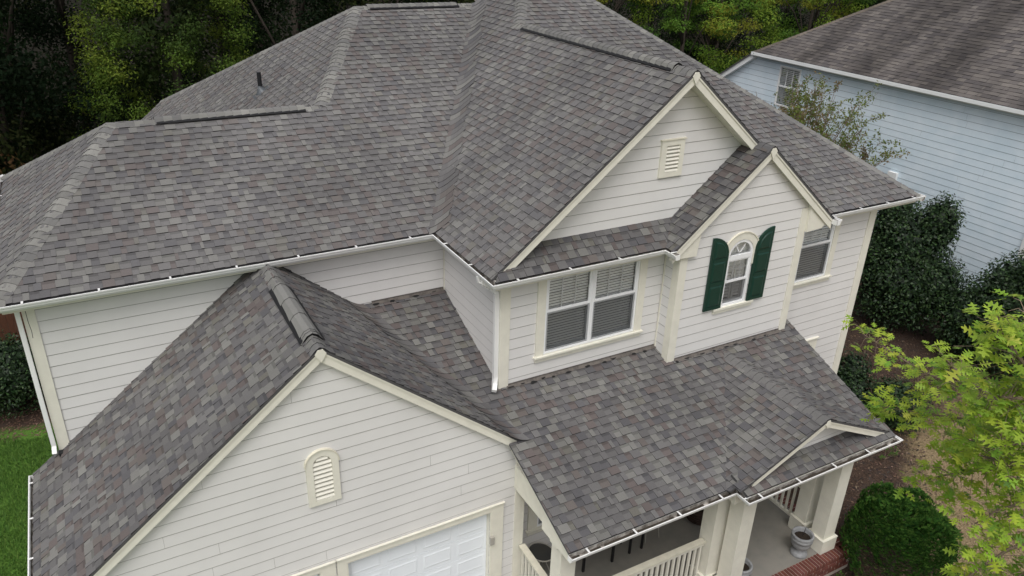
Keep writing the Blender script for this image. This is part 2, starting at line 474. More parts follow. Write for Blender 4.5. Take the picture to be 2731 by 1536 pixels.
DECK = {k: MB() for k in ('main_roof', 'gable_roof', 'garage_roof', 'porch_roof')}
K = dict(
    wing=(0, p, -p * O), wingend=(pE, 0, -pE * xE0), wingback=(0, -p, p * (2 * yr2 - O)),
    mainleft=(pM, 0, zr - pM * xl1), mainback=(0, -.49, zr + .49 * yr),
    bleft=(pL, 0, -pL * O), bfront=(0, pF, pF * (D - O)), bright=(-pR, 0, pR * (xr - O)),
    gright=(-pL, 0, zg + pL * xg), pent=(0, .81, .81 * 2.12), sleft=(ps, 0, -ps * (c_ + O)), sright=(-ps, 0, zs + ps * xs),
    gl=(pg, 0, zgg - pg * xgg), gr=(-pgR, 0, zgg + pgR * xgg), porch=(0, pp, zp - pp * ov),
    pgl=(pps, 0, zpg - pps * xpg), pgr=(-pps, 0, zpg + pps * xpg))
xe = xg + (zg - .06) / pL
mr_ = 'main_roof'
roof_plane(mr_, K['wing'], [(xE0, O), (O, O), (xv, yr), (xl1, yr), (xh, yr2), (xl2, yr2)], (1, 0), DECK[mr_], seed=1)
roof_plane(mr_, K['wingend'], [(xE0, 2 * yr2 - O), (xE0, O), (xl2, yr2)], (0, -1), DECK[mr_], seed=2)
roof_plane(mr_, K['wingback'], [(-2.8, 2 * yr2 - O), (xE0, 2 * yr2 - O), (xl2, yr2), (xh, yr2)], (-1, 0), DECK[mr_], shingle=False)
roof_plane(mr_, K['mainleft'], [(-3.39, 12), (-3.39, 2 * yr2 - O), (-2.8, 2 * yr2 - O), (xh, yr2), (xl1, yr), (-2.78, 12)], (0, -1), DECK[mr_], seed=3)
roof_plane(mr_, K['mainback'], [(3.7, 12), (-2.78, 12), (xl1, yr), (xv, yr)], (-1, 0), DECK[mr_], shingle=False)
roof_plane(mr_, K['bleft'], [(O, O), (O, yg), (xg, yg), (xg, yH), (pkx, pky), (pkx, 10), (xv, yr)], (0, -1), DECK[mr_], seed=4)
roof_plane(mr_, K['bfront'], [(xe, -D + O + .06 / pF), (7.02, -D + O), (xr - O, -D + O), (pkx, pky), (xg, yH)], (1, 0), DECK[mr_], seed=5)
roof_plane(mr_, K['bright'], [(xr - O, -D + O), (xr - O, 12), (pkx, 10), (pkx, pky)], (0, 1), DECK[mr_], shingle=False)
gb = 'gable_roof'
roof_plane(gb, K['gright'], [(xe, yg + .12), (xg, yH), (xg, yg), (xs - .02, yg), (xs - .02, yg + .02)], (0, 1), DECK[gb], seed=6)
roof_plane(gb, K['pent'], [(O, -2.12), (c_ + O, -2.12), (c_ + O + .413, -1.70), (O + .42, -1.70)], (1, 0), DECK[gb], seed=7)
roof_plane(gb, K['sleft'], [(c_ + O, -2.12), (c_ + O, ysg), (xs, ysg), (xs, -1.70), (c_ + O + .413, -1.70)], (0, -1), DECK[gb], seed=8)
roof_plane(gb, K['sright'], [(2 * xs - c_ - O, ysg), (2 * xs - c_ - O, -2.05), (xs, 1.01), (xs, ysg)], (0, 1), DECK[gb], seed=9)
ga = 'garage_roof'
xv0 = xgg + (zgg - porch_z(ov)) / pgR; xv1 = xgg + (zgg - porch_z(ygf)) / pgR
roof_plane(ga, K['gl'], [(xge, .46), (xge, ygf), (xgg, ygf), (xgg, ov)], (0, -1), DECK[ga], seed=10)
roof_plane(ga, K['gr'], [(xv1, ygf), (xv0, ov), (xgg, ov), (xgg, ygf)], (0, 1), DECK[ga], seed=11)
po = 'porch_roof'
ye = ypg + .10
ygj = ov + ((zpg - pps * (xpg - xpj)) - zp) / pp        # porch plane height = porch gable eave
yrb = ov + (zpg - zp) / pp                               # porch gable ridge dies into porch roof
roof_plane(po, K['porch'], [(xpl, ye), (xpj - .02, ye), (xpj - .02, ygj), (xpr - .05, ygj - .1), (xpr - .05, -2.03), (6.44, -2.03), (6.44, -2.2), (3.56, -2.2), (3.56, -1.82), (.38, -1.82), (.38, ov), (xv0, ov), (xv1, ygf), (xpl, ygf)], (1, 0), DECK[po], seed=12)
xpv = xpg - (zpg - porch_z(ye)) / pps
roof_plane(po, K['pgl'], [(xpj - .02, ygj), (xpv, ye), (xpv + .02, ye - .05), (xpj - .02, ye - .06), (xpj - .02, ypgf), (xpg, ypgf), (xpg, yrb)], (0, -1), DECK[po], seed=13)
xpgr = 2 * xpg - xpj + .02
roof_plane(po, K['pgr'], [(xpgr, ypgf), (xpgr, ygj), (xpg, yrb), (xpg, ypgf)], (0, 1), DECK[po], seed=14)
zpe = porch_z(ypg)                                       # porch gutter lip height
kst = (0, .40, zpe + .03 - .40 * (ypg2 + .08))
roof_plane(po, kst, [(xpj + .05, ypg2 + .11), (xpr - .08, ypg2 + .11), (xpr - .08, -4.44), (xpj + .05, -4.44)], (1, 0), DECK[po], seed=15)

ROOFS = {}
LAB = dict(main_roof='upper hipped roof in grey blend shingles', gable_roof='front gable roofs with pent strip below',
           garage_roof='garage gable roof', porch_roof='low porch roof with small gable')
for k_, mbk in DECK.items():
    ROOFS[k_] = mbk.build(k_, 'deck', HOUSE)
    ROOFS[k_]['label'] = LAB[k_]

# hips, ridges
caps(mr_, (xE0, O, 0), (xl2, yr2, zr2), nrm(K['wing']), nrm(K['wingend']), seed=1, wid=.16)
caps(mr_, (xE0, 2 * yr2 - O, 0), (xl2, yr2, zr2), nrm(K['wingback']), nrm(K['wingend']), seed=2)
caps(mr_, (xl2 - .02, yr2, zr2), (xl2 + .72, yr2, zr2), nrm(K['wing']), nrm(K['wingback']), seed=3)
caps(mr_, (xl2 + .72, yr2, zr2), (xh - .3, yr2, zr2), nrm(K['wing']), nrm(K['wingback']), raise_=.035, seed=4)
caps(mr_, (xh - .3, yr2, zr2), (xh, yr2, zr2), nrm(K['wing']), nrm(K['wingback']), seed=5)
caps(mr_, (xh, yr2, zr2), (xl1, yr, zr), nrm(K['wing']), nrm(K['mainleft']), seed=6, wid=.17)
caps(mr_, (-2.78, 12, 0), (xl1, yr, zr), nrm(K['mainleft']), nrm(K['mainback']), seed=7)
caps(mr_, (xl1 + .03, yr, zr), (xl1 + .28, yr, zr), nrm(K['wing']), nrm(K['mainback']), seed=8)
caps(mr_, (xl1 + .25, yr, zr), (xv - .55, yr, zr), nrm(K['wing']), nrm(K['mainback']), raise_=.035, seed=9)
caps(mr_, (xv - .55, yr, zr), (xv + .1, yr, zr), nrm(K['wing']), nrm(K['mainback']), seed=10)
caps(mr_, (xg, yH, zg), (pkx, pky, pkz), nrm(K['bleft']), nrm(K['bfront']), seed=11)
caps(mr_, (xr - O, -D + O, 0), (pkx, pky, pkz), nrm(K['bright']), nrm(K['bfront']), seed=12)
caps(gb, (xg, yg, zg), (xg, yg + .5, zg), nrm(K['bleft']), nrm(K['gright']), seed=13)
caps(gb, (xg, yg + .45, zg), (xg, yH - .35, zg), nrm(K['bleft']), nrm(K['gright']), raise_=.035, seed=14, expo=.15)
caps(gb, (xg, yH - .35, zg), (xg, yH + .06, zg), nrm(K['bleft']), nrm(K['gright']), seed=15)
caps(gb, (xs, ysg, zs), (xs, ysg + .8, zs), nrm(K['sleft']), nrm(K['sright']), seed=16, expo=.2, tonecol=(.10, .098, .10))
caps(ga, (xgg, ygf, zgg), (xgg, ygf + .38, zgg), nrm(K['gl']), nrm(K['gr']), seed=17)
caps(ga, (xgg, ygf + .34, zgg), (xgg, ygf + .55, zgg), nrm(K['gl']), nrm(K['gr']), raise_=.03, seed=19, expo=.08, wid=.18, tonecol=(.195, .193, .183))
caps(ga, (xgg, ygf + .48, zgg), (xgg, -.75, zgg), nrm(K['gl']), nrm(K['gr']), raise_=.03, seed=18, expo=.5, wid=.18, tonecol=(.20, .198, .188))
caps(ga, (xgg, -.75, zgg), (xgg, .02, zgg), nrm(K['gl']), nrm(K['gr']), seed=20, expo=.3)
caps(po, (xpg, ypgf, zpg), (xpg, yrb + .1, zpg), nrm(K['pgl']), nrm(K['pgr']), seed=21, wid=.17, tonecol=(.135, .132, .13))


# woven valleys: courses of the lower slope run up onto the other slope in a soft curve
def weave(key, V0, V1, cA, cB, insideA, insideB, etA_dir, seed, wA=.10, wB=.30):
    V0, V1 = Vector(V0), Vector(V1); L = (V1 - V0).length; v = (V1 - V0).normalized()
    nA, nB = nrm(cA), nrm(cB)
    sA = nA.cross(v); sB = nB.cross(v)
    if sA.dot(Vector(insideA)) < 0: sA = -sA
    if sB.dot(Vector(insideB)) < 0: sB = -sB
    eh = nA.cross(Vector((0, 0, 1))).normalized()          # course direction on A
    eu = eh.cross(nA).normalized()
    if eu.z < 0: eu = -eu
    du = EXPO / v.dot(eu); hA = eh if eh.dot(sA) > 0 else -eh
    slope = -(hA.dot(v)) / hA.dot(sA)
    um = (nA + nB).normalized(); rnd = random.Random(seed)
    def P(u, w_, h):
        f = .028 * max(0., 1 - abs(w_) / .16) ** 2
        return V0 + v * (u + slope * w_) + (sA * (-w_) + nA * h if w_ < 0 else sB * w_ + nB * h) + um * f
    u = -.05
    while u < L - .05:
        a = -wA * rnd.uniform(.75, 1.1); ws = [a, a * .45, -.05, .0, .05, .12, .2, wB * rnd.uniform(.8, 1.15)]
        cut = rnd.choice([3, 4, 5]); c1, c2 = [tuple(x * .92 for x in tone(rnd)) for _ in range(2)]; hb = rnd.choice([.019, .023]); ht = .015
        sk = []
        for part, cc in ((ws[:cut + 1], c1), (ws[cut:], c2)):
            for x0_, x1_ in zip(part, part[1:]):
                SHINGLES.append((0, [P(u, x0_, hb), P(u, x1_, hb), P(u + du, x1_, ht), P(u + du, x0_, ht)], [[P(u, x0_, .004), P(u, x1_, .004), P(u, x1_, hb), P(u, x0_, hb)]], cc, key, None))
        u += du
weave(mr_, (O, O, 0), (xv, yr, zr), K['wing'], K['bleft'], (-1, 1, 0), (1, -1, 0), None, 301)
weave(po, (xv1, ygf, porch_z(ygf)), (xv0, ov, porch_z(ov)), K['porch'], K['gr'], (1, 0, 0), (-1, 0, 0), None, 302)

SHINGLES.sort(key=lambda q: -q[0])
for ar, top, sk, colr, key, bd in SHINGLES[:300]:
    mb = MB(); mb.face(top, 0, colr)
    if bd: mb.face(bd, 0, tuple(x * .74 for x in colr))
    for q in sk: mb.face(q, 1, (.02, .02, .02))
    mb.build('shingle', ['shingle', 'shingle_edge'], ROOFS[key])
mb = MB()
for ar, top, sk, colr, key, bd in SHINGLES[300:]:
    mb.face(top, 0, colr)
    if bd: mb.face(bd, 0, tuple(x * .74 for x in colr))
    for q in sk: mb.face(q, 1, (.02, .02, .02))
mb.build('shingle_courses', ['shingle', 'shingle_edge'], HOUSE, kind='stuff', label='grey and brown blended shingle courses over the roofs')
mbr = MB()
for i, (key, tops, sks, colr) in enumerate(CAPS):
    mb = MB() if i < 300 else mbr
    for q in tops: mb.face(q, 0, colr)
    for q in sks: mb.face(q, 1, (.02, .02, .02))
    if i < 300: mb.build('ridge_cap', ['shingle', 'shingle_edge'], ROOFS[key])
if mbr.f: mbr.build('ridge_cap_run', ['shingle', 'shingle_edge'], HOUSE, kind='stuff')

# ridge vents: black plastic under the raised caps
def ridge_vent(key, A, B, na, nb, wid=.158, th=.034):
    A, B = Vector(A), Vector(B); d = (B - A).normalized()
    sa = Vector(na).cross(d); sb = Vector(nb).cross(d)
    if sa.z > 0: sa = -sa
    if sb.z > 0: sb = -sb
    mb = MB()
    prof = lambda P: [P + sa * wid + na * .002, P + sa * wid + na * th, P + (na + nb).normalized() * (th + .004), P + sb * wid + nb * th, P + sb * wid + nb * .002, P - (na + nb).normalized() * .02]
    a, b = prof(A), prof(B)
    mb.faces(a + b, [tuple(range(6)), tuple(range(11, 5, -1))] + [(i, 6 + i, 6 + (i + 1) % 6, (i + 1) % 6) for i in range(6)])
    mb.build('ridge_vent', 'vent_black', ROOFS[key])
ridge_vent(mr_, (xl2 + .74, yr2, zr2), (xh - .28, yr2, zr2), nrm(K['wing']), nrm(K['wingback']))
ridge_vent(mr_, (xl1 + .3, yr, zr), (xv - .5, yr, zr), nrm(K['wing']), nrm(K['mainback']))
ridge_vent(gb, (xg, yg + .47, zg), (xg, yH - .3, zg), nrm(K['bleft']), nrm(K['gright']))
ridge_vent(ga, (xgg, ygf + .36, zgg), (xgg, -.72, zgg), nrm(K['gl']), nrm(K['gr']), th=.03, wid=.188)

# vent pipe with lead boot on the rear left slope
mb = MB()
bx, by, bz = -1.28, 6.28, 1.24
mb.tube([(bx, by, bz - .05), (bx, by, bz + .42)], .045, 12)
vp = mb.build('vent_pipe', 'pipe_black', HOUSE)
n_ = nrm(K['mainleft']); mb = MB()
u_ = Vector((0, 1, 0)); v_ = n_.cross(u_)
B0 = Vector((bx, by, bz)) + n_ * .012
ring = lambda r, h, k: [B0 + u_ * (r * cos(2 * pi * j / k)) + v_ * (r * sin(2 * pi * j / k)) + n_ * h for j in range(k)]
a, b = ring(.13, 0, 14), [Vector((bx + .055 * cos(2 * pi * j / 14), by + .055 * sin(2 * pi * j / 14), bz + .14)) for j in range(14)]
mb.faces(a + b, [(j, (j + 1) % 14, 14 + (j + 1) % 14, 14 + j) for j in range(14)])
mb.faces([B0 + u_ * x + v_ * y for x, y in ((-.16, -.2), (.16, -.2), (.16, .2), (-.16, .2))], [(0, 1, 2, 3)])
mb.build('pipe_boot', 'lead_grey', vp)

# ------------------------------------------------------------------ walls with siding boards
SE = .187
NBOARD = [0]
def wall(org, sdir, poly, opens=(), z_ref=-1.968, name='wall', boards=True, seed=0, joints=True, se=SE, m_board='siding', m_lap='siding_lap_shade', parent=HOUSE, back='sheathing', jl=3.66, proud=.011, label=None):
    """org (x,y) where s=0; sdir 2D unit; outward normal = (sdir.y, -sdir.x). poly in (s,z). opens list of (s0,s1,z0,z1)"""
    sx, sy = sdir; nx, ny = sy, -sx
    P = lambda s, z, h: (org[0] + sx * s + nx * h, org[1] + sy * s + ny * h, z)
    rnd = random.Random(500 + seed)
    zmin = min(q[1] for q in poly); zmax = max(q[1] for q in poly)
    if area2(poly) < 0: poly = poly[::-1]
    zb = sorted(set([zmin, zmax] + [z for o in opens for z in o[2:4] if zmin < z < zmax]))
    wmb = MB()
    def pieces(z0, z1):
        out = []
        cuts = sorted(set([z0, z1] + [z for z in zb if z0 < z < z1]))
        for a, b in zip(cuts, cuts[1:]):
            mid = .5 * (a + b)
            iv = [(-1e3, 1e3)]
            for o in opens:
                if o[2] < mid < o[3]:
                    nv = []
                    for q in iv:
                        if o[0] > q[0]: nv.append((q[0], min(q[1], o[0])))
                        if o[1] < q[1]: nv.append((max(q[0], o[1]), q[1]))
                    iv = nv
            for q in iv:
                if q[1] - q[0] > .004: out.append((q[0], q[1], a, b))
        return out
    for s0, s1, a, b in pieces(zmin - 1, zmax + 1):
        q = clip_rect(poly, s0, s1, a, b)
        if q and abs(area2(q)) > 1e-4: wmb.face([P(s, z, 0) for s, z in q])
    W = wmb.build(name, back, parent)
    if label: W['label'] = label
    if not boards: return W
    k0 = math.floor((zmin - z_ref) / se)
    z = z_ref + k0 * se; row = 0
    while z < zmax:
        smin = min(q[0] for q in poly); smax = max(q[0] for q in poly)
        js = []
        if joints and smax - smin > 2.2 and rnd.random() < (.6 if parent is HOUSE else .85):
            s = smin + rnd.uniform(.8, jl)
            while s < smax - .4: js.append(s); s += jl
        hz = lambda t: .004 + (proud - .004) * max(0., min(1., (z + se - t) / se))
        for s0, s1, a, b in pieces(z, z + se):
            segs = [s0] + [j for j in js if s0 < j < s1] + [s1]
            for u0, u1 in zip(segs, segs[1:]):
                g0 = .0015 if u0 in js else 0; g1 = .0015 if u1 in js else 0
                q = clip_rect(poly, u0 + g0, u1 - g1, a, b)
                if not q or abs(area2(q)) < 8e-4: continue
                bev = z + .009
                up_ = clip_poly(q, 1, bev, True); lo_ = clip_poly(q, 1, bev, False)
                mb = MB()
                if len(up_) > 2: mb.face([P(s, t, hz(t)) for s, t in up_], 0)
                if len(lo_) > 2: mb.face([P(s, t, hz(t) - (bev - t) * .45) for s, t in lo_], 1)  # bottom bevel in the dark lap colour, a painted shadow line
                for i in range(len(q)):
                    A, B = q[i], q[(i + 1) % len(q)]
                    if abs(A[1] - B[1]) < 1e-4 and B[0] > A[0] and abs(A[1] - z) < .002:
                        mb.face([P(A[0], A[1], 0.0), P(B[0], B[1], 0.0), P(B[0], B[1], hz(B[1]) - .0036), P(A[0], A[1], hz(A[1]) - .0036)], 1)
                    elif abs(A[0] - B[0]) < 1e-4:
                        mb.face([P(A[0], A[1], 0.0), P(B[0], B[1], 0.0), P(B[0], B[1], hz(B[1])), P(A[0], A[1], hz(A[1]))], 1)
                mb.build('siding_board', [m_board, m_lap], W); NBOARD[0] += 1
        z += se; row += 1
    return W

YB = -1.82; YA = -2.2; YG = -1.70; YGA = -2.66; XW0 = xE0 + .3187; XWR = 8.945
W1 = (1.155, 3.0, -1.64, -.22)
W3 = (6.90, 7.79, -1.51, -.22)
ARC = (4.905, -.385, .285)       # centre x, spring z, radius of the glazed arch
arch_open = [(4.61, 5.20, -1.355, -.385)]
for i in range(6):
    z0 = -.385 + .285 * i / 6; z1 = -.385 + .285 * (i + 1) / 6
    hw = sqrt(max(0, .285 ** 2 - (z1 - .003 + .385) ** 2)) + .012
    arch_open.append((4.905 - hw, 4.905 + hw, z0, z1))
wall((0, ov), (1, 0), [(XW0, -4.0), (ov, -4.0), (ov, -.10), (XW0, -.10)], seed=1, joints=False)
wall((ov, ov), (0, -1), [(0, -3.4), (ov - YB, -3.4), (ov - YB, -.10), (0, -.10)], seed=2, joints=False)
wall((0, YB), (1, 0), [(ov, -2.4), (3.58, -2.4), (3.58, -.10), (ov, -.10)], [W1], seed=3, joints=False)
wall((3.55, YB), (0, -1), [(0, -2.5), (YB - YA, -2.5), (YB - YA, .02), (0, .02)], seed=4, joints=False)
small_top = lambda x: zs - ps * abs(x - xs) - .07
wall((0, YA), (1, 0), [(3.55, -2.5), (6.44, -2.5), (6.44, small_top(6.44)), (xs, small_top(xs)), (3.55, small_top(3.55))], arch_open, seed=5, joints=False)
wall((0, YB), (1, 0), [(6.40, -6.15), (XWR, -6.15), (XWR, -.10), (6.40, -.10)], [W3, (7.08, 7.87, -4.6, -3.15)], seed=6, joints=False)
big_top = lambda x: zg - pL * abs(x - xg) - .07
wall((0, YG), (1, 0), [(.45, .2), (xs + .1, .2), (xs + .1, big_top(xs + .1)), (xg, big_top(xg)), (.7, big_top(.7)), (.45, .22)], seed=7, joints=False, z_ref=.35 - .05)
gtop = lambda x: zgg - (pg if x < xgg else pgR) * abs(x - xgg) - .07
GD1 = (-2.578, -.214, -6.2, -3.79); GD2 = (-5.36, -3.0, -6.2, -3.79)
wall((0, YGA), (1, 0), [(-5.95, -6.2), (.33, -6.2), (.33, gtop(.33)), (xgg, gtop(xgg)), (-5.95, gtop(-5.95))], [GD1, GD2], seed=8, joints=True, z_ref=-3.055)
# porch back wall under the bay, walls not seen from the street front
PW = (.98, 2.2, -4.98, -3.65)
wall((0, -2.2), (1, 0), [(.34, -5.8), (6.40, -5.8), (6.40, -3.25), (.34, -3.25)], [PW, (3.9, 4.85, -5.77, -3.6)], seed=9, joints=False)
def plainwall(x0, y0, x1, y1, z0, z1):
    mb = MB(); dx, dy = x1 - x0, y1 - y0; L = sqrt(dx * dx + dy * dy); nx, ny = dy / L * .08, -dx / L * .08
    mb.hexa([(x0, y0, z0), (x1, y1, z0), (x1 - nx, y1 - ny, z0), (x0 - nx, y0 - ny, z0)][::1], [(x0, y0, z1), (x1, y1, z1), (x1 - nx, y1 - ny, z1), (x0 - nx, y0 - ny, z1)])
    mb.build('wall', 'siding', HOUSE)
plainwall(XW0, 6.0, XW0, ov + .002, GZ, -.1)
plainwall(-2.5, 6.0, XW0, 6.0, GZ, -.1)
plainwall(-2.5, 11.8, -2.5, 6.0, GZ, -.5)
plainwall(XWR, YB + .002, XWR, 11.8, GZ, -.1)
plainwall(XWR, 11.8, -2.5, 11.8, GZ, -.1)
plainwall(6.44, YA + .01, 6.44, YB, -5, 0.1)
plainwall(-5.95, ov, -5.95, YGA + .002, GZ, -2.75)
plainwall(.33, YGA + .002, .33, -2.2, GZ, -2.9)
# soffits / eave undersides and fascia
def bx(name, mat_, *a, parent=HOUSE):
    mb = MB(); mb.box(*a); return mb.build(name, mat_, parent)
bx('soffit', 'trim', xE0 + .1, ov - .01, .10, ov - .004, -.125, -.105)
bx('soffit', 'trim', .12, ov - .004, YB + .02, .10, -.125, -.105)
bx('soffit', 'trim', .12, c_ + .3, -2.09, YB - .004, -.125, -.105)
bx('soffit', 'trim', 6.5, xr - .1, -2.09, YB - .004, -.125, -.105)
bx('soffit', 'trim', XWR + .004, xr - .1, YB, 11.5, -.125, -.105)
bx('fascia', 'trim', xE0 + .1, .12, .125, .15, -.16, -.02)
bx('fascia', 'trim', .125, .15, -2.08, .12, -.16, -.02)
bx('fascia', 'trim', .15, c_ + .05, -2.075, -2.05, -.16, -.02)
bx('fascia', 'trim', 7.0, xr - .12, -2.075, -2.05, -.16, -.02)
bx('porch_ceiling', 'trim', .3, 6.4, -4.3, -2.21, -3.30, -3.27)
# porch beams
bx('porch_beam', 'trim', .1, 3.5, -4.17, -3.97, -3.42, -3.13)
bx('porch_beam', 'trim', 3.2, 6.2, -4.57, -4.30, -3.50, -3.17)
bx('porch_beam', 'trim', 5.9, 6.2, -4.30, -2.2, -3.45, -3.17)
bx('fascia', 'trim', xpl + .05, xpj - .1, ypg + .135, ypg + .16, zpe - .2, zpe - .01)
bx('fascia', 'trim', xpj + .1, xpr - .12, ypg2 + .135, ypg2 + .16, zpe - .2, zpe + .0)

# corner boards
def cboard(*a): return bx('corner_board', 'trim', *a)
cboard(XW0 - .025, XW0 + .13, ov - .027, ov + .02, -3.1, -.107)
cboard(ov - .05, ov + .13, YB - .027, YB - .001, -2.4, -.107)
cboard(ov - .05, ov - .0225, YB, YB + .10, -2.4, -.107)
cboard(ov - .022, ov + .02, ov - .045, ov - .02, -3.3, -.107)
cboard(3.525, 3.69, YA - .027, YA - .001, -2.4, .1)
cboard(3.523, 3.549, YA, YA + .13, -2.4, -.05)
cboard(3.525, 3.55, YB - .02, YB - .045, -2.4, -.107)
cboard(6.285, 6.445, YA - .027, YA - .001, -2.5, .27)
cboard(XWR - .17, XWR + .025, YB - .027, YB - .001, -6.15, -.107)
cboard(.24, .345, YGA - .027, YGA - .001, -6.2, -2.7)
cboard(.347, .42, YGA - .02, YGA + .06, -6.2, -3.0)

# rake boards, crown strips, apex keys, soffits
def rake(x0, z0, x1, z1, yf, ywall, h=.155, mat_='trim', top=.012, key='rake_board', crown=True):
    """sloped barge board from (x0,z0) to (x1,z1) at front plane yf, roof overhang back to ywall"""
    mb = MB()
    if x0 > x1: x0, z0, x1, z1 = x1, z1, x0, z0
    L = sqrt((x1 - x0) ** 2 + (z1 - z0) ** 2); v = h * L / (x1 - x0)
    mb.prism_y([(x0, z0 - top - v), (x1, z1 - top - v), (x1, z1 - top - .004), (x0, z0 - top - .004)], yf + .018, yf + .045)
    rb = mb.build(key, mat_, HOUSE)
    if crown:
        mb = MB(); v2 = .05 * L / (x1 - x0)
        mb.prism_y([(x0, z0 - top - v2), (x1, z1 - top - v2), (x1, z1 - top), (x0, z0 - top)], yf + .004, yf + .017)
        mb.build('crown_strip', mat_, rb)
    mb = MB()
    if ywall - yf > .1:
        mb.prism_y([(x0, z0 - v * .92), (x1, z1 - v * .92), (x1, z1 - v * .92 + .02), (x0, z0 - v * .92 + .02)], yf + .0455, ywall - .006)
        mb.build('soffit', mat_, HOUSE)
    return rb
def apex_key(x, z, yf, wdt=.10, hh=.21):
    mb = MB(); mb.prism_y([(x, z - hh), (x + wdt * .75, z - .085), (x + wdt * .32, z - .022), (x - wdt * .32, z - .022), (x - wdt * .75, z - .085)], yf - .008, yf + .03)
    mb.build('apex_key', 'trim', HOUSE)
rake(O + .08, pL * .08, xg, zg, yg, YG); rake(xg, zg, xs - .06, zg - pL * (xs - .06 - xg), yg, YG); apex_key(xg, zg, yg)
rake(c_ + O + .02, 0, xs, zs, ysg, YA); rake(xs, zs, 2 * xs - c_ - O - .02, 0, ysg, YA); apex_key(xs, zs, ysg)
rake(xge + .02, zgg - pg * (xgg - xge - .02), xgg, zgg, ygf, YGA); rake(xgg, zgg, xv1 - .05, zgg - pgR * (xv1 - .05 - xgg), ygf, YGA); apex_key(xgg, zgg, ygf)
zpb = zpg - pps * (xpg - xpj)
rake(xpj + .25, zpg - pps * (xpg - xpj - .25), xpg, zpg, ypgf, -4.47, h=.135); rake(xpg, zpg, xpgr - .12, zpg - pps * (xpgr - .12 - xpg), ypgf, -4.47, h=.135)
apex_key(xpg, zpg, ypgf, .08, .18)
# boxed eave returns of the small gable
for sgn in (-1, 1):
    X = lambda d: xs + sgn * d
    hw = xs - c_ - O
    pts = [(X(hw - .04), -.17), (X(hw - .55), -.19), (X(hw - .60), ps * .60 - .19), (X(hw - .02), ps * .02 - .03)]
    if sgn > 0: pts = [(X(hw - .62), -.19), (X(hw - .24), -.17), (X(hw - .02), .0), (X(hw - .62), ps * .62 - .19)]
    if area2(pts) < 0: pts.reverse()
    mb = MB(); mb.prism_y(pts, ysg + .05, YA + .3 if sgn > 0 else YA - .03); mb.build('eave_return', 'trim', HOUSE)
# porch gable wall and porch side rake with its boxed end
wall((0, -4.46), (1, 0), [(xpj + .45, -3.05), (xpgr - .45, -3.05), (xpg, zpg - .06)], seed=10, joints=False)
def rake_x(x, y0, z0, y1, z1, h=.15, th=.03, mat_='trim'):
    mb = MB()
    L = sqrt((y1 - y0) ** 2 + (z1 - z0) ** 2); v = h * L / abs(y1 - y0)
    mb.hexa([(x, y0, z0 - v), (x + th, y0, z0 - v), (x + th, y1, z1 - v), (x, y1, z1 - v)], [(x, y0, z0 - .012), (x + th, y0, z0 - .012), (x + th, y1, z1 - .012), (x, y1, z1 - .012)])
    mb.build('rake_board', mat_, HOUSE)
rake_x(xpl + .02, ye + .02, porch_z(ye + .02), ygf - .03, porch_z(ygf - .03), h=.09)
mb = MB(); mb.hexa([(xpl + .052, ye + .06, zpe - .2), (xpl + .35, ye + .06, zpe - .2), (xpl + .35, -3.75, zpe - .2), (xpl + .052, -3.75, zpe - .2)],
                   [(xpl + .052, ye + .06, zpe - .0), (xpl + .35, ye + .06, zpe - .0), (xpl + .35, -3.75, porch_z(-3.75) - .05), (xpl + .052, -3.75, porch_z(-3.75) - .05)])
mb.build('eave_return', 'trim', HOUSE)
bx('porch_beam', 'trim', .22, .44, -3.97, -2.67, -3.45, -3.0)
# grime and step flashing where the porch roof meets the walls (irregular tabs)
rf = random.Random(77)
def flash(x0, x1, yw):
    mb = MB(); x = x0
    z0 = porch_z(yw) + .016
    mb.faces([(x0, yw - .075, porch_z(yw - .075) + .016), (x1, yw - .075, porch_z(yw - .075) + .016), (x1, yw - .018, z0 + .004), (x0, yw - .018, z0 + .004)], [(0, 1, 2, 3)])
    mb.faces([(x0, yw - .019, z0), (x1, yw - .019, z0), (x1, yw - .019, z0 + .03), (x0, yw - .019, z0 + .03)], [(0, 1, 2, 3)])
    f = mb.build('step_flashing', 'flashing', HOUSE)
    while x < x1 - .1:
        mb = MB()
        ww = rf.uniform(.07, .15); yy = yw - rf.uniform(.05, .085); hh = rf.uniform(.03, .06)
        pts = [(x + ww * .5 + ww * .5 * cos(a) * rf.uniform(.7, 1.1), yy + hh * .5 * sin(a) * rf.uniform(.6, 1.2)) for a in [2 * pi * k / 10 for k in range(10)]]
        mb.face([(a, b, porch_z(b) + .0215) for a, b in pts])
        mb.build('tar_patch', 'tar', f)
        x += ww + rf.uniform(.06, .34)
flash(ov + .1, 3.54, YB); flash(3.7, 6.3, YA); flash(xv0 + .25, ov - .03, ov)

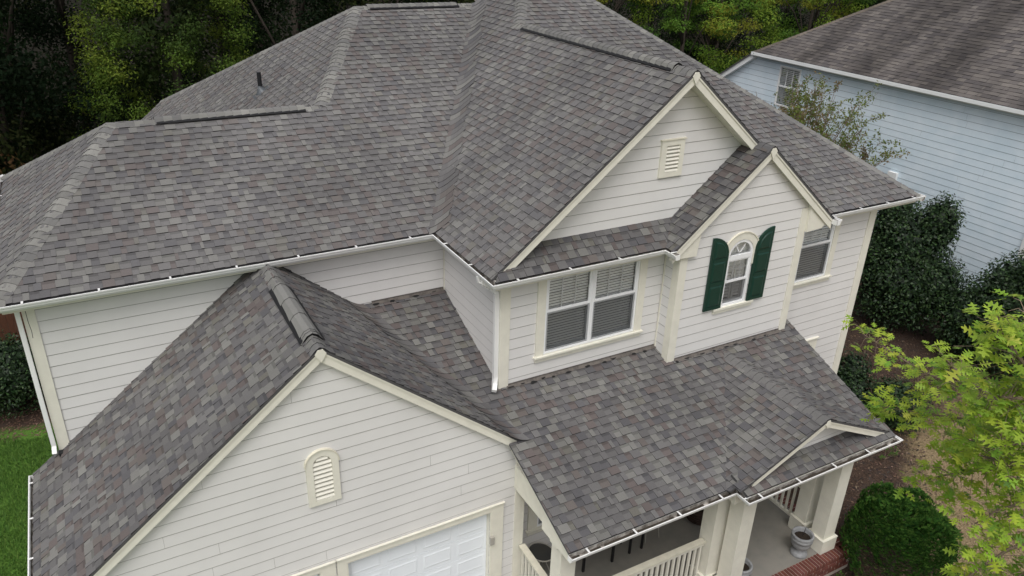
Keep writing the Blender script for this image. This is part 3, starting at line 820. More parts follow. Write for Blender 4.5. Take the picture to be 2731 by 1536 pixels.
# ------------------------------------------------------------------ gutters
def gutter(path, side, z, ends=(True, True), hang=.93, off0=.35, name='gutter', label=None):
    """path: list of (x,y) of the outer lip; side=+1 if the roof lies to the left of travel"""
    prof_out = [(0, 0), (.004, -.022), (.022, -.034), (.024, -.062), (.05, -.10), (.122, -.10), (.122, -.008)]
    prof_in = [(.118, -.008), (.118, -.095), (.052, -.095), (.030, -.062), (.028, -.03), (.018, -.016), (.018, 0)]
    prof = prof_out + prof_in
    pts = [Vector(q) for q in path]; N = len(pts)
    offs = []
    for i in range(N):
        ds = []
        if i > 0: ds.append((pts[i] - pts[i - 1]).normalized())
        if i < N - 1: ds.append((pts[i + 1] - pts[i]).normalized())
        ns = [Vector((-d.y, d.x)) * side for d in ds]
        if len(ns) == 1: o = ns[0]
        else:
            s = (ns[0] + ns[1]); o = s / (s.dot(ns[0]))
        offs.append(o)
    mb = MB(); k = len(prof)
    V = []
    for i in range(N):
        for d, h in prof: q = pts[i] + offs[i] * d; V.append((q.x, q.y, z + h))
    for i in range(N - 1):
        for j in range(k):
            mb_f = (i * k + j, (i + 1) * k + j, (i + 1) * k + (j + 1) % k, i * k + (j + 1) % k)
            if side < 0: mb_f = mb_f[::-1]
            mb.faces([V[t] for t in mb_f], [(0, 1, 2, 3)], 1 if 7 <= j <= 10 else 0)
    for i, e in ((0, ends[0]), (N - 1, ends[1])):
        if e:
            q = [(pts[i] + offs[i] * d, h) for d, h in prof_out]
            dd = (pts[1] - pts[0]).normalized() * .006 if i == 0 else (pts[-2] - pts[-1]).normalized() * .006
            A = [(a.x, a.y, z + h) for a, h in q]; B = [(a.x + dd.x, a.y + dd.y, z + h) for a, h in q]
            n7 = len(A)
            mb.faces(A + B, [tuple(range(n7)), tuple(range(2 * n7 - 1, n7 - 1, -1))] + [(t, (t + 1) % n7, n7 + (t + 1) % n7, n7 + t) for t in range(n7)])
    G = mb.build(name, ['gutter_white', 'gutter_in'], HOUSE)
    if label: G['label'] = label
    # debris lying in the trough
    mb = MB(); rr = random.Random(int(abs(path[0][0] * 100)) + 5)
    for i in range(N - 1):
        d = pts[i + 1] - pts[i]; L = d.length; d.normalize(); nn = Vector((-d.y, d.x)) * side
        t = .06
        while t < L - .1:
            a = pts[i] + d * t; wv = [rr.uniform(.035, .07) for _ in range(2)]
            l2 = min(rr.uniform(.1, .3), L - t - .03)
            q = [a + nn * .112, a + d * l2 + nn * .112, a + d * l2 + nn * wv[1], a + nn * wv[0]]
            mb.face([(v.x, v.y, z - .07 + rr.uniform(-.004, .012)) for v in (q if side < 0 else q[::-1])])
            t += l2 + (rr.uniform(.0, .25) if rr.random() < .4 else 0)
    if mb.f: mb.build('gutter_debris', 'debris', G, kind='stuff')
    # strap hangers
    for i in range(N - 1):
        d = pts[i + 1] - pts[i]; L = d.length; d.normalize(); nn = Vector((-d.y, d.x)) * side
        t = min(off0, L * .5)
        while t < L - .05:
            a = pts[i] + d * t
            q0, q1, q2, q3 = a + nn * .004, a + d * .028 + nn * .004, a + d * .028 + nn * .13, a + nn * .13
            mb = MB(); mb.hexa([(v.x, v.y, z + .0025) for v in (q0, q1, q2, q3)], [(v.x, v.y, z + .010) for v in (q0, q1, q2, q3)])
            mb.build('gutter_hanger', 'gutter_white', G)
            t += hang
    return G
gutter([(xE0 - .08, 0), (0, 0), (0, -D), (c_, -D), (c_, -D - .24)], 1, 0, off0=.43, label='long upper gutter stepping round the window bay')
gutter([(7.13, -D), (xr, -D)], 1, 0, (True, False), hang=.78, off0=.85)
gutter([(xr, -D), (xr, 11.5)], 1, 0, (False, True))
gutter([(2 * xs - c_ + .005, -D - .24), (2 * xs - c_ + .005, -D + .02)], 1, 0)
gutter([(xE0 - .08, 6.25), (xE0 - .08, 0)], 1, 0, (True, False))
gutter([(-3.2, 2 * yr2), (xE0 - .08, 2 * yr2)], 1, 0)
gutter([(xge - .075, .46), (xge - .075, ygf)], 1, zgg - pg * (xgg - xge) - .01, hang=.85, off0=.2, label='gutter along the left edge of the garage roof')
gutter([(xpl, ypg), (xpj, ypg), (xpj, ypg2), (xpr, ypg2), (xpr, ypg2 + .75)], 1, zpe, hang=.83, off0=.28, label='porch gutter with a step in front of the small gable')

# downspouts
def spout(pts, w_=.062, name='downspout', m_='gutter_white'):
    mb = MB(); pv = [Vector(q) for q in pts]
    side = Vector((1, 0, 0))
    rings = []
    for k_, q in enumerate(pv):
        d = (pv[min(k_ + 1, len(pv) - 1)] - pv[max(k_ - 1, 0)]).normalized()
        s_ = (side - d * side.dot(d)).normalized(); u2 = d.cross(s_)
        rings.append([q + s_ * w_ * a + u2 * w_ * .8 * b for a, b in ((-.5, -.5), (.5, -.5), (.5, .5), (-.5, .5))])
    V = [q for r in rings for q in r]; F = [(0, 1, 2, 3), tuple(len(V) - 1 - i for i in range(4))]
    for k_ in range(len(pv) - 1):
        for j in range(4): F.append((k_ * 4 + j, k_ * 4 + (j + 1) % 4, (k_ + 1) * 4 + (j + 1) % 4, (k_ + 1) * 4 + j))
    mb.faces(V, F)
    return mb.build(name, m_, HOUSE)
spout([(.06, -1.62, -.09), (.07, -1.63, -.17), (.22, -1.70, -.27), (.285, -1.78, -.36), (.29, -1.79, -.50), (.29, -1.80, -1.86), (.27, -1.83, -1.97), (.20, -1.95, -2.02)], .075)
for k_ in range(4):
    a = Vector((.10, -1.645, -.19)).lerp(Vector((.22, -1.70, -.27)), k_ / 3)
    bx('elbow_ridge', 'gutter_white', a.x - .012, a.x + .002, a.y - .045, a.y + .04, a.z - .05, a.z + .045)
spout([(XW0 - .075, .34, -.10), (XW0 - .075, .34, -2.52), (XW0 - .085, .26, -2.62)], .062)
bx('leaf_shoe', 'pipe_black', XW0 - .03, XW0 + .06, .23, .33, -2.72, -2.62)
spout([(6.52, -4.42, -3.3), (6.36, -4.30, -3.5), (6.36, -4.30, -5.8), (6.5, -4.5, -5.95)], .075)
mb = MB(); mb.tube([(XW0 + .03, .30, -.16), (XW0 + .035, .26, -.4), (XW0 + .05, .22, -.52), (XW0 + .045, .20, -.62)], .004, 6)
mb.build('loose_wire', 'black_metal', HOUSE)

# ------------------------------------------------------------------ windows
def frame_rect(mb, x0, x1, z0, z1, w, ya, yb, mi=0, wb=None, wt=None):
    wb = wb or w; wt = wt or w
    mb.box(x0, x0 + w, ya, yb, z0, z1, mi); mb.box(x1 - w, x1, ya, yb, z0, z1, mi)
    mb.box(x0 + w, x1 - w, ya, yb, z0, z0 + wb, mi); mb.box(x0 + w, x1 - w, ya, yb, z1 - wt, z1, mi)
def blind_mesh(x0, x1, z0, z1, y, pitch=.05):
    mb = MB(); z = z0
    while z < z1:
        mb.faces([(x0, y - .003, z - .019), (x1, y - .003, z - .019), (x1, y + .004, z + .018), (x0, y + .004, z + .018)], [(0, 1, 2, 3)])
        z += pitch
    return mb
def window(y, x0, x1, z0, z1, meet, grid=(3, 2), parent=HOUSE, label=None, blind_h=(None, None), dark=False):
    mb = MB(); frame_rect(mb, x0, x1, z0, z1, .035, y - .022, y + .07)
    Wd = mb.build('window', 'vinyl', parent)
    if label: Wd['label'] = label
    ix0, ix1, iz0, iz1 = x0 + .035, x1 - .035, z0 + .035, z1 - .035
    mb = MB(); frame_rect(mb, ix0, ix1, meet - .02, iz1, .032, y - .012, y + .018, wb=.042)
    up = mb.build('upper_sash', 'vinyl', Wd)
    mb = MB(); frame_rect(mb, ix0, ix1, iz0, meet + .02, .034, y + .02, y + .05, wb=.05)
    mb.build('lower_sash', 'vinyl', Wd)
    gx0, gx1, gz0, gz1 = ix0 + .032, ix1 - .032, meet + .022, iz1 - .032
    mb = MB(); mb.faces([(gx0, y + .004, gz0), (gx1, y + .004, gz0), (gx1, y + .004, gz1), (gx0, y + .004, gz1)], [(0, 1, 2, 3)])
    mb.build('pane', 'glass', Wd)
    mb = MB(); mb.faces([(gx0, y - .004, iz0 + .02), (gx1, y - .004, iz0 + .02), (gx1, y - .004, meet - .022), (gx0, y - .004, meet - .022)], [(0, 1, 2, 3)])
    mb.build('insect_screen', 'glass_screen', Wd)
    mb = MB(); frame_rect(mb, ix0 + .004, ix1 - .004, iz0 + .004, meet - .021, .028, y - .010, y + .004)
    mb.build('screen_frame', 'metal_grey', Wd)
    for i in range(1, grid[0]):
        x = gx0 + (gx1 - gx0) * i / grid[0]
        mb = MB(); mb.box(x - .009, x + .009, y + .008, y + .014, gz0, gz1); mb.build('muntin', 'vinyl', Wd)
    for i in range(1, grid[1]):
        z = gz0 + (gz1 - gz0) * i / grid[1]
        mb = MB(); mb.box(gx0, gx1, y + .0075, y + .0145, z - .009, z + .009); mb.build('muntin', 'vinyl', Wd)
    blind_mesh(ix0 + .01, ix1 - .01, iz0 + .05, iz1, y + .068).build('blind', 'blind', Wd, kind='stuff')
    mb = MB()      # room behind
    mb.faces([(ix0, y + .35, iz0), (ix1, y + .35, iz0), (ix1, y + .35, iz1), (ix0, y + .35, iz1), (ix0, y + .071, iz0), (ix1, y + .071, iz0), (ix1, y + .071, iz1), (ix0, y + .071, iz1)],
             [(3, 2, 1, 0), (0, 1, 5, 4), (2, 3, 7, 6), (1, 2, 6, 5), (3, 0, 4, 7)])
    mb.build('reveal', 'dark_room', Wd)
    return Wd
mat('metal_grey', (.33, .34, .35), .5)
def casing(y, x0, x1, z0, z1, w=.155, sill=True, top=False, sw=None):
    sw = sw or w
    mb = MB(); mb.box(x0 - sw - .03, x1 + sw + .03, y - .075, y - .001, z0 - .042, z0 - .011); c = mb.build('window_casing', 'trim', HOUSE)
    mb = MB(); mb.box(x0 - w, x0 - .001, y - .036, y - .001, z0 - .01, z1); mb.build('side_board', 'trim', c)
    mb = MB(); mb.box(x1 + .001, x1 + w, y - .036, y - .001, z0 - .01, z1); mb.build('side_board', 'trim', c)
    mb = MB(); mb.box(x0 - sw, x1 + sw, y - .036, y - .001, z0 - .125, z0 - .043); mb.build('apron', 'trim', c)
    if top:
        mb = MB(); mb.box(x0 - w, x1 + w, y - .036, y - .001, z1 + .001, z1 + w); mb.build('head_board', 'trim', c)
    if top:
        mb = MB(); mb.box(x0 - w - .03, x1 + w + .03, y - .06, y - .001, z1 + w + .001, z1 + w + .03); mb.build('head_cap', 'trim', c)
window(YB, 1.155, 2.062, -1.64, -.22, -.86, label='left half of the twin bay window')
window(YB, 2.064, 3.0, -1.64, -.22, -.86, label='right half of the twin bay window')
casing(YB, 1.155, 3.0, -1.64, -.12)
window(YB, 6.90, 7.79, -1.51, -.22, -.75, label='upper right window beside the corner')
casing(YB, 6.90, 7.79, -1.51, -.12, w=.14)
window(YB, 7.08, 7.87, -4.6, -3.15, -3.9)
casing(YB, 7.08, 7.87, -4.6, -3.15, w=.14, top=True)
window(YA, .98, 2.2, -4.98, -3.65, -4.3, label='dark porch window behind the table')
casing(YA, .98, 2.2, -4.98, -3.65, w=.19)

# arched window
def arch_pts(cx, cz, r, n=16, a0=0, a1=pi): return [(cx + r * cos(a0 + (a1 - a0) * i / n), cz + r * sin(a0 + (a1 - a0) * i / n)) for i in range(n + 1)]
def arch_band(mb, cx, cz, r0, r1, y0, y1, n=18, a0=0, a1=pi):
    I = arch_pts(cx, cz, r0, n, a0, a1); Oo = arch_pts(cx, cz, r1, n, a0, a1)
    for i in range(n):
        a, b, c, d = I[i], Oo[i], Oo[i + 1], I[i + 1]
        mb.hexa([(a[0], y0, a[1]), (b[0], y0, b[1]), (b[0], y1, b[1]), (a[0], y1, a[1])], [(d[0], y0, d[1]), (c[0], y0, c[1]), (c[0], y1, c[1]), (d[0], y1, d[1])])
mb = MB()
ax, az, arr = ARC
x0, x1, z0 = 4.61, 5.20, -1.355
mb.box(x0, x0 + .04, YA - .024, YA + .07, z0, az); mb.box(x1 - .04, x1, YA - .024, YA + .07, z0, az); mb.box(x0 + .04, x1 - .04, YA - .024, YA + .07, z0, z0 + .04)
mb.box(x0 + .04, x1 - .04, YA - .024, YA + .04, az - .075, az + .012)
arch_band(mb, ax, az, .245, .298, YA - .024, YA + .07)
AW = mb.build('window', 'vinyl', HOUSE, label='narrow arched window with green shutters')
mt_ = -.875
mb = MB(); frame_rect(mb, x0 + .04, x1 - .04, mt_ - .02, az - .076, .028, YA - .012, YA + .018, wb=.042); mb.build('upper_sash', 'vinyl', AW)
mb = MB(); frame_rect(mb, x0 + .04, x1 - .04, z0 + .04, mt_ + .02, .034, YA + .02, YA + .05, wb=.05); mb.build('lower_sash', 'vinyl', AW)
mb = MB(); mb.face([(x, YA + .004, z) for x, z in arch_pts(ax, az + .01, .25)]); mb.build('pane', 'glass', AW)
mb = MB(); mb.faces([(x0 + .06, YA + .004, mt_ + .02), (x1 - .06, YA + .004, mt_ + .02), (x1 - .06, YA + .004, az - .08), (x0 + .06, YA + .004, az - .08)], [(0, 1, 2, 3)]); mb.build('pane', 'glass', AW)
mb = MB(); mb.faces([(x0 + .05, YA - .004, z0 + .06), (x1 - .05, YA - .004, z0 + .06), (x1 - .05, YA - .004, mt_ - .02), (x0 + .05, YA - .004, mt_ - .02)], [(0, 1, 2, 3)]); mb.build('insect_screen', 'glass_screen', AW)
for an in (pi / 3, 2 * pi / 3):      # sunburst bars
    mb = MB(); dx, dz = cos(an), sin(an); px_, pz_ = -dz * .009, dx * .009
    a, b = (ax + dx * .03, az + .02 + dz * .03), (ax + dx * .25, az + dz * .25)
    mb.prism_y([(a[0] - px_, a[1] - pz_), (a[0] + px_, a[1] + pz_), (b[0] + px_, b[1] + pz_), (b[0] - px_, b[1] - pz_)][::-1], YA - .002, YA + .010); mb.build('muntin', 'vinyl', AW)
for i in (1, 2):
    x = x0 + .07 + (x1 - x0 - .14) * i / 3
    mb = MB(); mb.box(x - .008, x + .008, YA + .008, YA + .014, mt_, az - .08); mb.build('muntin', 'vinyl', AW)
mb = MB(); mb.box(x0 + .07, x1 - .07, YA + .0075, YA + .0145, -.655, -.64); mb.build('muntin', 'vinyl', AW)
# plantation shutters inside
for zA, zB in ((-1.30, -.62),):
    for xa, xb in ((x0 + .05, ax - .008), (ax + .008, x1 - .05)):
        mb = MB(); frame_rect(mb, xa, xb, zA, zB, .045, YA + .056, YA + .07)
        z = zA + .07
        while z < zB - .06:
            mb.faces([(xa + .045, YA + .058, z), (xb - .045, YA + .058, z), (xb - .045, YA + .076, z + .044), (xa + .045, YA + .076, z + .044)], [(0, 1, 2, 3)]); z += .062
        mb.build('inner_shutter', 'plantation', AW, kind='stuff')
mb = MB(); mb.faces([(x0 + .04, YA + .072, zA := -.62), (x1 - .04, YA + .072, zA), (x1 - .04, YA + .072, -.09), (x0 + .04, YA + .072, -.09)], [(0, 1, 2, 3)]); mb.build('curtain', 'blind', AW)
mb = MB(); mb.faces([(x0 + .04, YA + .3, z0), (x1 - .04, YA + .3, z0), (x1 - .04, YA + .3, -.09), (x0 + .04, YA + .3, -.09)], [(0, 1, 2, 3)]); mb.build('reveal', 'dark_room', AW)
mb = MB(); arch_band(mb, ax, az, .30, .425, YA - .034, YA - .001, n=10)
ac = mb.build('arch_casing', 'trim', HOUSE)
mb = MB(); mb.box(ax - .425, ax - .30, YA - .034, YA - .001, az - .22, az - .001); mb.build('side_board', 'trim', ac)
mb = MB(); mb.box(ax + .30, ax + .425, YA - .034, YA - .001, az - .22, az - .001); mb.build('side_board', 'trim', ac)
mb = MB(); arch_band(mb, ax, az, .426, .445, YA - .045, YA - .001, n=10, a0=.12, a1=pi - .1); mb.build('arch_moulding', 'trim_dirty', ac)
mb = MB(); mb.box(4.445, 5.40, YA - .06, YA - .001, -1.40, -1.357); mb.build('sill', 'trim', ac)
mb = MB(); mb.box(4.46, 5.385, YA - .036, YA - .001, -1.465, -1.401); mb.build('apron', 'trim', ac)
# green panelled shutters with swept tops
def shutter(xo, xi, label):
    """xo outer edge (tall), xi inner edge"""
    n = 12; W_ = xi - xo
    top = [(xo + W_ * sin(pi / 2 * i / n), -.33 + .38 * cos(pi / 2 * i / n)) for i in range(n + 1)]
    poly = [(xo, -1.35)] + top[0:1] + top[1:] + [(xi, -1.35)]
    if area2(poly) < 0: poly = poly[::-1]
    mb = MB(); mb.prism_y(poly, YA - .05, YA - .019)
    S = mb.build('shutter', 'shutter', HOUSE, label=label)
    e = .055 * (1 if W_ > 0 else -1)
    a, b = sorted((xo + e, xi - e))
    for zA, zB in ((-1.28, -.88), (-.80, -.42)):
        mb = MB()
        o_ = [(a, zA), (b, zA), (b, zB), (a, zB)]; i_ = [(a + .03, zA + .03), (b - .03, zA + .03), (b - .03, zB - .03), (a + .03, zB - .03)]
        V = [(x, YA - .052, z) for x, z in o_] + [(x, YA - .066, z) for x, z in i_]
        mb.faces(V, [(0, 1, 5, 4), (1, 2, 6, 5), (2, 3, 7, 6), (3, 0, 4, 7), (4, 5, 6, 7)]); mb.build('raised_panel', 'shutter', S)
    W2 = (xi - e) - (xo + e)
    o_ = [(xo + e, -.355)] + [(xo + e + W2 * sin(pi / 2 * i / 8), -.355 + .33 * cos(pi / 2 * i / 8)) for i in range(9)]
    cx_ = sum(q[0] for q in o_) / len(o_); cz_ = sum(q[1] for q in o_) / len(o_)
    i_ = [(cx_ + (x - cx_) * .78, cz_ + (z - cz_) * .78) for x, z in o_]
    if area2(o_) < 0: o_ = o_[::-1]; i_ = i_[::-1]
    k = len(o_); mb = MB()
    mb.faces([(x, YA - .052, z) for x, z in o_] + [(x, YA - .066, z) for x, z in i_], [(j, (j + 1) % k, k + (j + 1) % k, k + j) for j in range(k)] + [tuple(range(k, 2 * k))])
    mb.build('raised_panel', 'shutter', S)
    # rails dividing the panels are the proud frame strips
    for zA, zB in ((-1.345, -1.285), (-.875, -.805), (-.415, -.36)):
        mb = MB(); mb.box(a, b, YA - .056, YA - .051, zA, zB); mb.build('rail', 'shutter', S)
shutter(4.202, 4.60, 'left dark green shutter with swept top'); shutter(5.630, 5.235, 'right dark green shutter with swept top')

# gable louvre vents
def louvre(x0, x1, z0, z1, y, ix0, ix1, iz0, iz1, n, arch=False, label=None):
    mb = MB()
    if not arch:
        mb.box(x0, ix0, y - .045, y - .001, z0, z1); mb.box(ix1, x1, y - .045, y - .001, z0, z1)
        mb.box(ix0, ix1, y - .045, y - .001, z0, iz0); mb.box(ix0, ix1, y - .045, y - .001, iz1, z1)
    else:
        cx_ = .5 * (x0 + x1); r1 = .5 * (x1 - x0); r0 = .5 * (ix1 - ix0); sp = z1 - r1
        mb.box(x0, ix0, y - .045, y - .001, z0, sp); mb.box(ix1, x1, y - .045, y - .001, z0, sp); mb.box(ix0, ix1, y - .045, y - .001, z0, iz0)
        arch_band(mb, cx_, sp, r0, r1, y - .045, y - .001)
    V = mb.build('louvre_vent', 'trim', HOUSE, label=label)
    mb = MB(); mb.box(x0 - .02, x1 + .02, y - .058, y - .001, z1 + .0005, z1 + .018) if not arch else arch_band(mb, .5 * (x0 + x1), z1 - .5 * (x1 - x0), .5 * (x1 - x0) + .0005, .5 * (x1 - x0) + .016, y - .055, y - .001)
    mb.build('head_cap', 'trim_dirty', V)
    dz = (iz1 - iz0) / n
    for i in range(n):
        z = iz0 + dz * i; a, b = ix0, ix1
        if arch:
            cx_ = .5 * (x0 + x1); r0 = .5 * (ix1 - ix0); sp = z1 - .5 * (x1 - x0)
            hz = z + dz * .6 - sp
            if hz > 0:
                hw = sqrt(max(0, r0 * r0 - hz * hz))
                if hw < .03: continue
                a, b = cx_ - hw, cx_ + hw
        mb = MB()
        mb.hexa([(a, y - .040, z + .004), (b, y - .040, z + .004), (b, y - .003, z + dz * .75), (a, y - .003, z + dz * .75)],
                [(a, y - .040, z + .016), (b, y - .040, z + .016), (b, y - .003, z + dz * .95), (a, y - .003, z + dz * .95)])
        mb.build('slat', 'louvre_white', V)
    mb = MB()
    if arch: mb.face([(ix0, y - .0195, iz0), (ix1, y - .0195, iz0)] + [(x, y - .0195, z) for x, z in arch_pts(.5 * (x0 + x1), z1 - .5 * (x1 - x0), .5 * (ix1 - ix0))])
    else: mb.face([(ix0, y - .0195, iz0), (ix1, y - .0195, iz0), (ix1, y - .0195, iz1), (ix0, y - .0195, iz1)])
    mb.build('backing', 'louvre_shade', V)
mat('louvre_white', (.74, .72, .64), .5); mat('louvre_shade', (.42, .40, .34), .8)
louvre(3.262, 3.735, 1.085, 1.70, YG, 3.37, 3.645, 1.165, 1.61, 7, label='square louvre vent in the upper gable')
louvre(-3.045, -2.595, -2.54, -1.64, YGA, -2.95, -2.69, -2.465, -1.735, 10, True, label='arched louvre vent in the garage gable')

# garage doors
def garage_door(x0, x1, ztop, zbot, y, label):
    mb = MB(); yd = y + .10
    mb.box(x0, x1, yd, yd + .04, zbot, ztop)
    Dr = mb.build('garage_door', 'door_white', HOUSE, label=label)
    nc = 4; pw = (x1 - x0) / nc
    z = ztop - .03; h = .575 * .74
    while z > zbot + .2:
        mb = MB(); mb.box(x0 + .01, x1 - .01, yd - .006, yd - .001, z - h + .004, z - .004); sec = mb.build('door_section', 'door_white', Dr)
        for i in range(nc):
            a, b = x0 + pw * i + .05, x0 + pw * (i + 1) - .05; zA, zB = z - h + .07, z - .07
            o_ = [(a, zA), (b, zA), (b, zB), (a, zB)]; q_ = [(a + .03, zA + .03), (b - .03, zA + .03), (b - .03, zB - .03), (a + .03, zB - .03)]
            r_ = [(a + .045, zA + .045), (b - .045, zA + .045), (b - .045, zB - .045), (a + .045, zB - .045)]
            mb = MB(); V = [(x, yd - .0065, zz) for x, zz in o_] + [(x, yd - .013, zz) for x, zz in q_] + [(x, yd - .010, zz) for x, zz in r_]
            mb.faces(V, [(j, (j + 1) % 4, 4 + (j + 1) % 4, 4 + j) for j in range(4)] + [(4 + j, 4 + (j + 1) % 4, 8 + (j + 1) % 4, 8 + j) for j in range(4)] + [(8, 9, 10, 11)])
            mb.build('door_panel', 'door_white', Dr)
        z -= h
    # jamb and casing
    mb = MB(); mb.box(x0 - .025, x0 - .001, y - .03, y + .14, zbot, ztop); mb.box(x1 + .001, x1 + .025, y - .03, y + .14, zbot, ztop); mb.box(x0 - .025, x1 + .025, y - .03, y + .14, ztop + .001, ztop + .025)
    mb.build('jamb', 'trim', Dr)
    mb = MB(); mb.box(x0 - .165, x0 - .026, y - .038, y - .0185, zbot, ztop + .125); mb.box(x1 + .026, x1 + .235, y - .038, y - .0185, zbot, ztop + .125)
    mb.box(x0 - .026, x1 + .026, y - .038, y - .0185, ztop + .026, ztop + .125); mb.build('casing', 'trim', Dr)
    mb = MB(); mb.box(x0 - .185, x1 + .25, y - .06, y - .0185, ztop + .126, ztop + .145); mb.build('head_cap', 'trim', Dr)
garage_door(GD1[0], GD1[1], -3.79, GZ + .03, YGA, 'right white panelled garage door')
garage_door(GD2[0], GD2[1], -3.79, GZ + .03, YGA, 'left white panelled garage door')
mb = MB(); mb.box(-.225, -.155, YGA - .085, YGA - .0385, -4.44, -4.28); mb.build('door_sensor', 'metal_cream', HOUSE)

# ------------------------------------------------------------------ porch
ZF = -5.77
mb = MB(); mb.prism_z([(.35, -4.26), (3.3, -4.26), (3.3, -4.50), (6.27, -4.50), (6.27, -1.85), (.35, -1.85)], GZ, ZF)
PF = mb.build('porch_floor', 'concrete', HOUSE)
BR = random.Random(31)
def brick_box(x0, x1, y0, y1, z0, z1):
    mb = MB(); k = BR.uniform(.8, 1.2); c = (.135 * k, .045 * k, .034 * k * BR.uniform(.9, 1.15))
    e = .004
    mb.hexa([(x0, y0, z0), (x1, y0, z0), (x1, y1, z0), (x0, y1, z0)], [(x0 + e, y0 + e, z1), (x1 - e, y0 + e, z1), (x1 - e, y1 - e, z1), (x0 + e, y1 - e, z1)], 0, c)
    mb.build('brick', 'brick', PF)
mb = MB(); mb.box(3.2, 6.44, -4.745, -4.501, GZ, ZF - .006); mb.box(.35, 3.2, -4.49, -4.265, GZ, ZF - .006); mb.box(6.272, 6.485, -4.74, -2.0, GZ, ZF - .006)
mb.build('mortar_bed', 'mortar', PF)
x = 3.22
while x < 6.38:      # rowlock edge along the front
    brick_box(x, x + .066, -4.755, -4.508, ZF - .10, ZF + .006); x += .077
x = .36
while x < 3.15:
    brick_box(x, x + .066, -4.50, -4.27, ZF - .10, ZF + .006); x += .077
y = -4.70
while y < -2.1:
    brick_box(6.28, 6.495, y, y + .066, ZF - .10, ZF + .006); y += .077
for r_ in range(3):
    x = 3.2 + (r_ % 2) * .1
    while x < 6.4:
        brick_box(x, min(x + .195, 6.46), -4.752, -4.70, ZF - .185 - r_ * .077, ZF - .118 - r_ * .077); x += .207

def column(x0, y0, w_=.29, zt=-3.42, plinth=True, label=None):
    mb = MB(); mb.box(x0, x0 + w_, y0, y0 + w_, ZF + .012, zt)
    c = mb.build('porch_column', 'trim', HOUSE)
    if label: c['label'] = label
    if plinth:
        e = .045
        mb = MB(); mb.box(x0 - e, x0 + w_ + e, y0 - e, y0 + w_ + e, ZF + .008, ZF + .30); mb.build('base', 'trim', c)
        mb = MB(); mb.box(x0 - e - .008, x0 + w_ + e + .008, y0 - e - .008, y0 + w_ + e + .008, ZF + .3005, ZF + .318); mb.build('base_cap', 'trim', c)
    mb = MB(); mb.box(x0 - .03, x0 + w_ + .03, y0 - .03, y0 + w_ + .03, zt - .06, zt - .001); mb.build('capital', 'trim', c)
    return c
column(.19, -4.17, .27, -3.43); column(3.27, -4.19, .29, -3.43); column(3.46, -4.56, .29, -3.51)
column(5.86, -4.52, .29, -3.51); column(5.90, -4.04, .27, -3.46)
# railings
def railing(A, B, zt, zb, n, lab=None):
    A, B = Vector((*A, 0)), Vector((*B, 0)); d = (B - A); L = d.length; d.normalize(); s_ = Vector((-d.y, d.x, 0))
    def bar(a, b, w_, z0, z1):
        q = [a - s_ * w_, b - s_ * w_, b + s_ * w_, a + s_ * w_]
        return [(v.x, v.y, z0) for v in q], [(v.x, v.y, z1) for v in q]
    mb = MB(); mb.hexa(*bar(A, B, .058, zt - .035, zt)); R = mb.build('railing', 'trim_dirty', HOUSE, label=lab)
    mb = MB(); mb.hexa(*bar(A, B, .022, zt - .12, zt - .036)); mb.build('under_rail', 'trim', R)
    mb = MB(); mb.hexa(*bar(A, B, .03, zb, zb + .055)); mb.build('bottom_rail', 'trim', R)
    for i in range(n):
        c = A + d * (L * (i + .5) / n); h = .019
        q = [c - d * h - s_ * h, c + d * h - s_ * h, c + d * h + s_ * h, c - d * h + s_ * h]
        mb = MB(); mb.hexa([(v.x, v.y, zb + .056) for v in q], [(v.x, v.y, zt - .121) for v in q]); mb.build('baluster', 'trim', R)
railing((.47, -4.03), (3.26, -4.03), -4.72, ZF + .07, 24, 'front porch railing with square balusters')
railing((.40, -2.70), (.36, -3.89), -4.72, ZF + .07, 10, 'side porch railing beside the garage')
railing((6.05, -3.76), (6.05, -2.25), -4.80, ZF + .09, 12, 'far side porch railing')

# front door inside the porch
mb = MB(); mb.box(3.95, 4.80, YA + .06, YA + .10, ZF + .01, -3.62); fd = mb.build('front_door', 'shutter', HOUSE)
mb = MB(); frame_rect(mb, 3.86, 4.89, ZF + .01, -3.55, .09, YA - .03, YA + .05); mb.build('door_frame', 'trim', fd)

# ------------------------------------------------------------------ things on the porch
def urn(cx, cy, label):
    t = thing('planter_urn', (cx, cy, ZF), label, 'planter', 'grey urn planters on the porch')
    prof = [(.0, 0), (.155, 0), (.16, .02), (.15, .05), (.13, .075), (.095, .10), (.085, .135), (.10, .165), (.15, .20), (.175, .24), (.185, .30), (.182, .345), (.20, .355), (.202, .395), (.192, .405), (.198, .42), (.204, .455), (.20, .475), (.185, .48), (.165, .475), (.155, .44), (.15, .36), (.0, .36)]
    mb = MB(); mb.lathe([(r, ZF + .002 + z) for r, z in prof], cx, cy, 28); mb.build('bowl', 'urn', t, smooth=True)
    mb = MB(); mb.lathe([(.0, ZF + .395), (.152, ZF + .39)][::-1], cx, cy, 20); mb.build('soil', 'soil', t)
    mb = MB(); mb.tube([(cx + .05, cy + .03, ZF + .38), (cx + .055, cy + .02, ZF + .48), (cx + .065, cy + .02, ZF + .56)], .006, 5); mb.build('dead_stem', 'black_metal', t)
urn(5.50, -4.33, 'grey stone urn planter beside the right porch columns')
urn(3.93, -4.36, 'grey stone urn planter cut off by the frame behind the middle column')
t = thing('side_table', (.93, -2.50, ZF), 'oval glass topped metal side table at the garage end of the porch', 'table')
el = lambda r, k, z, n=32: [(.93 + r * cos(2 * pi * j / n) * .88 - r * sin(2 * pi * j / n) * .35 * k, -2.50 + r * sin(2 * pi * j / n) * 1.0, z) for j in range(n)]
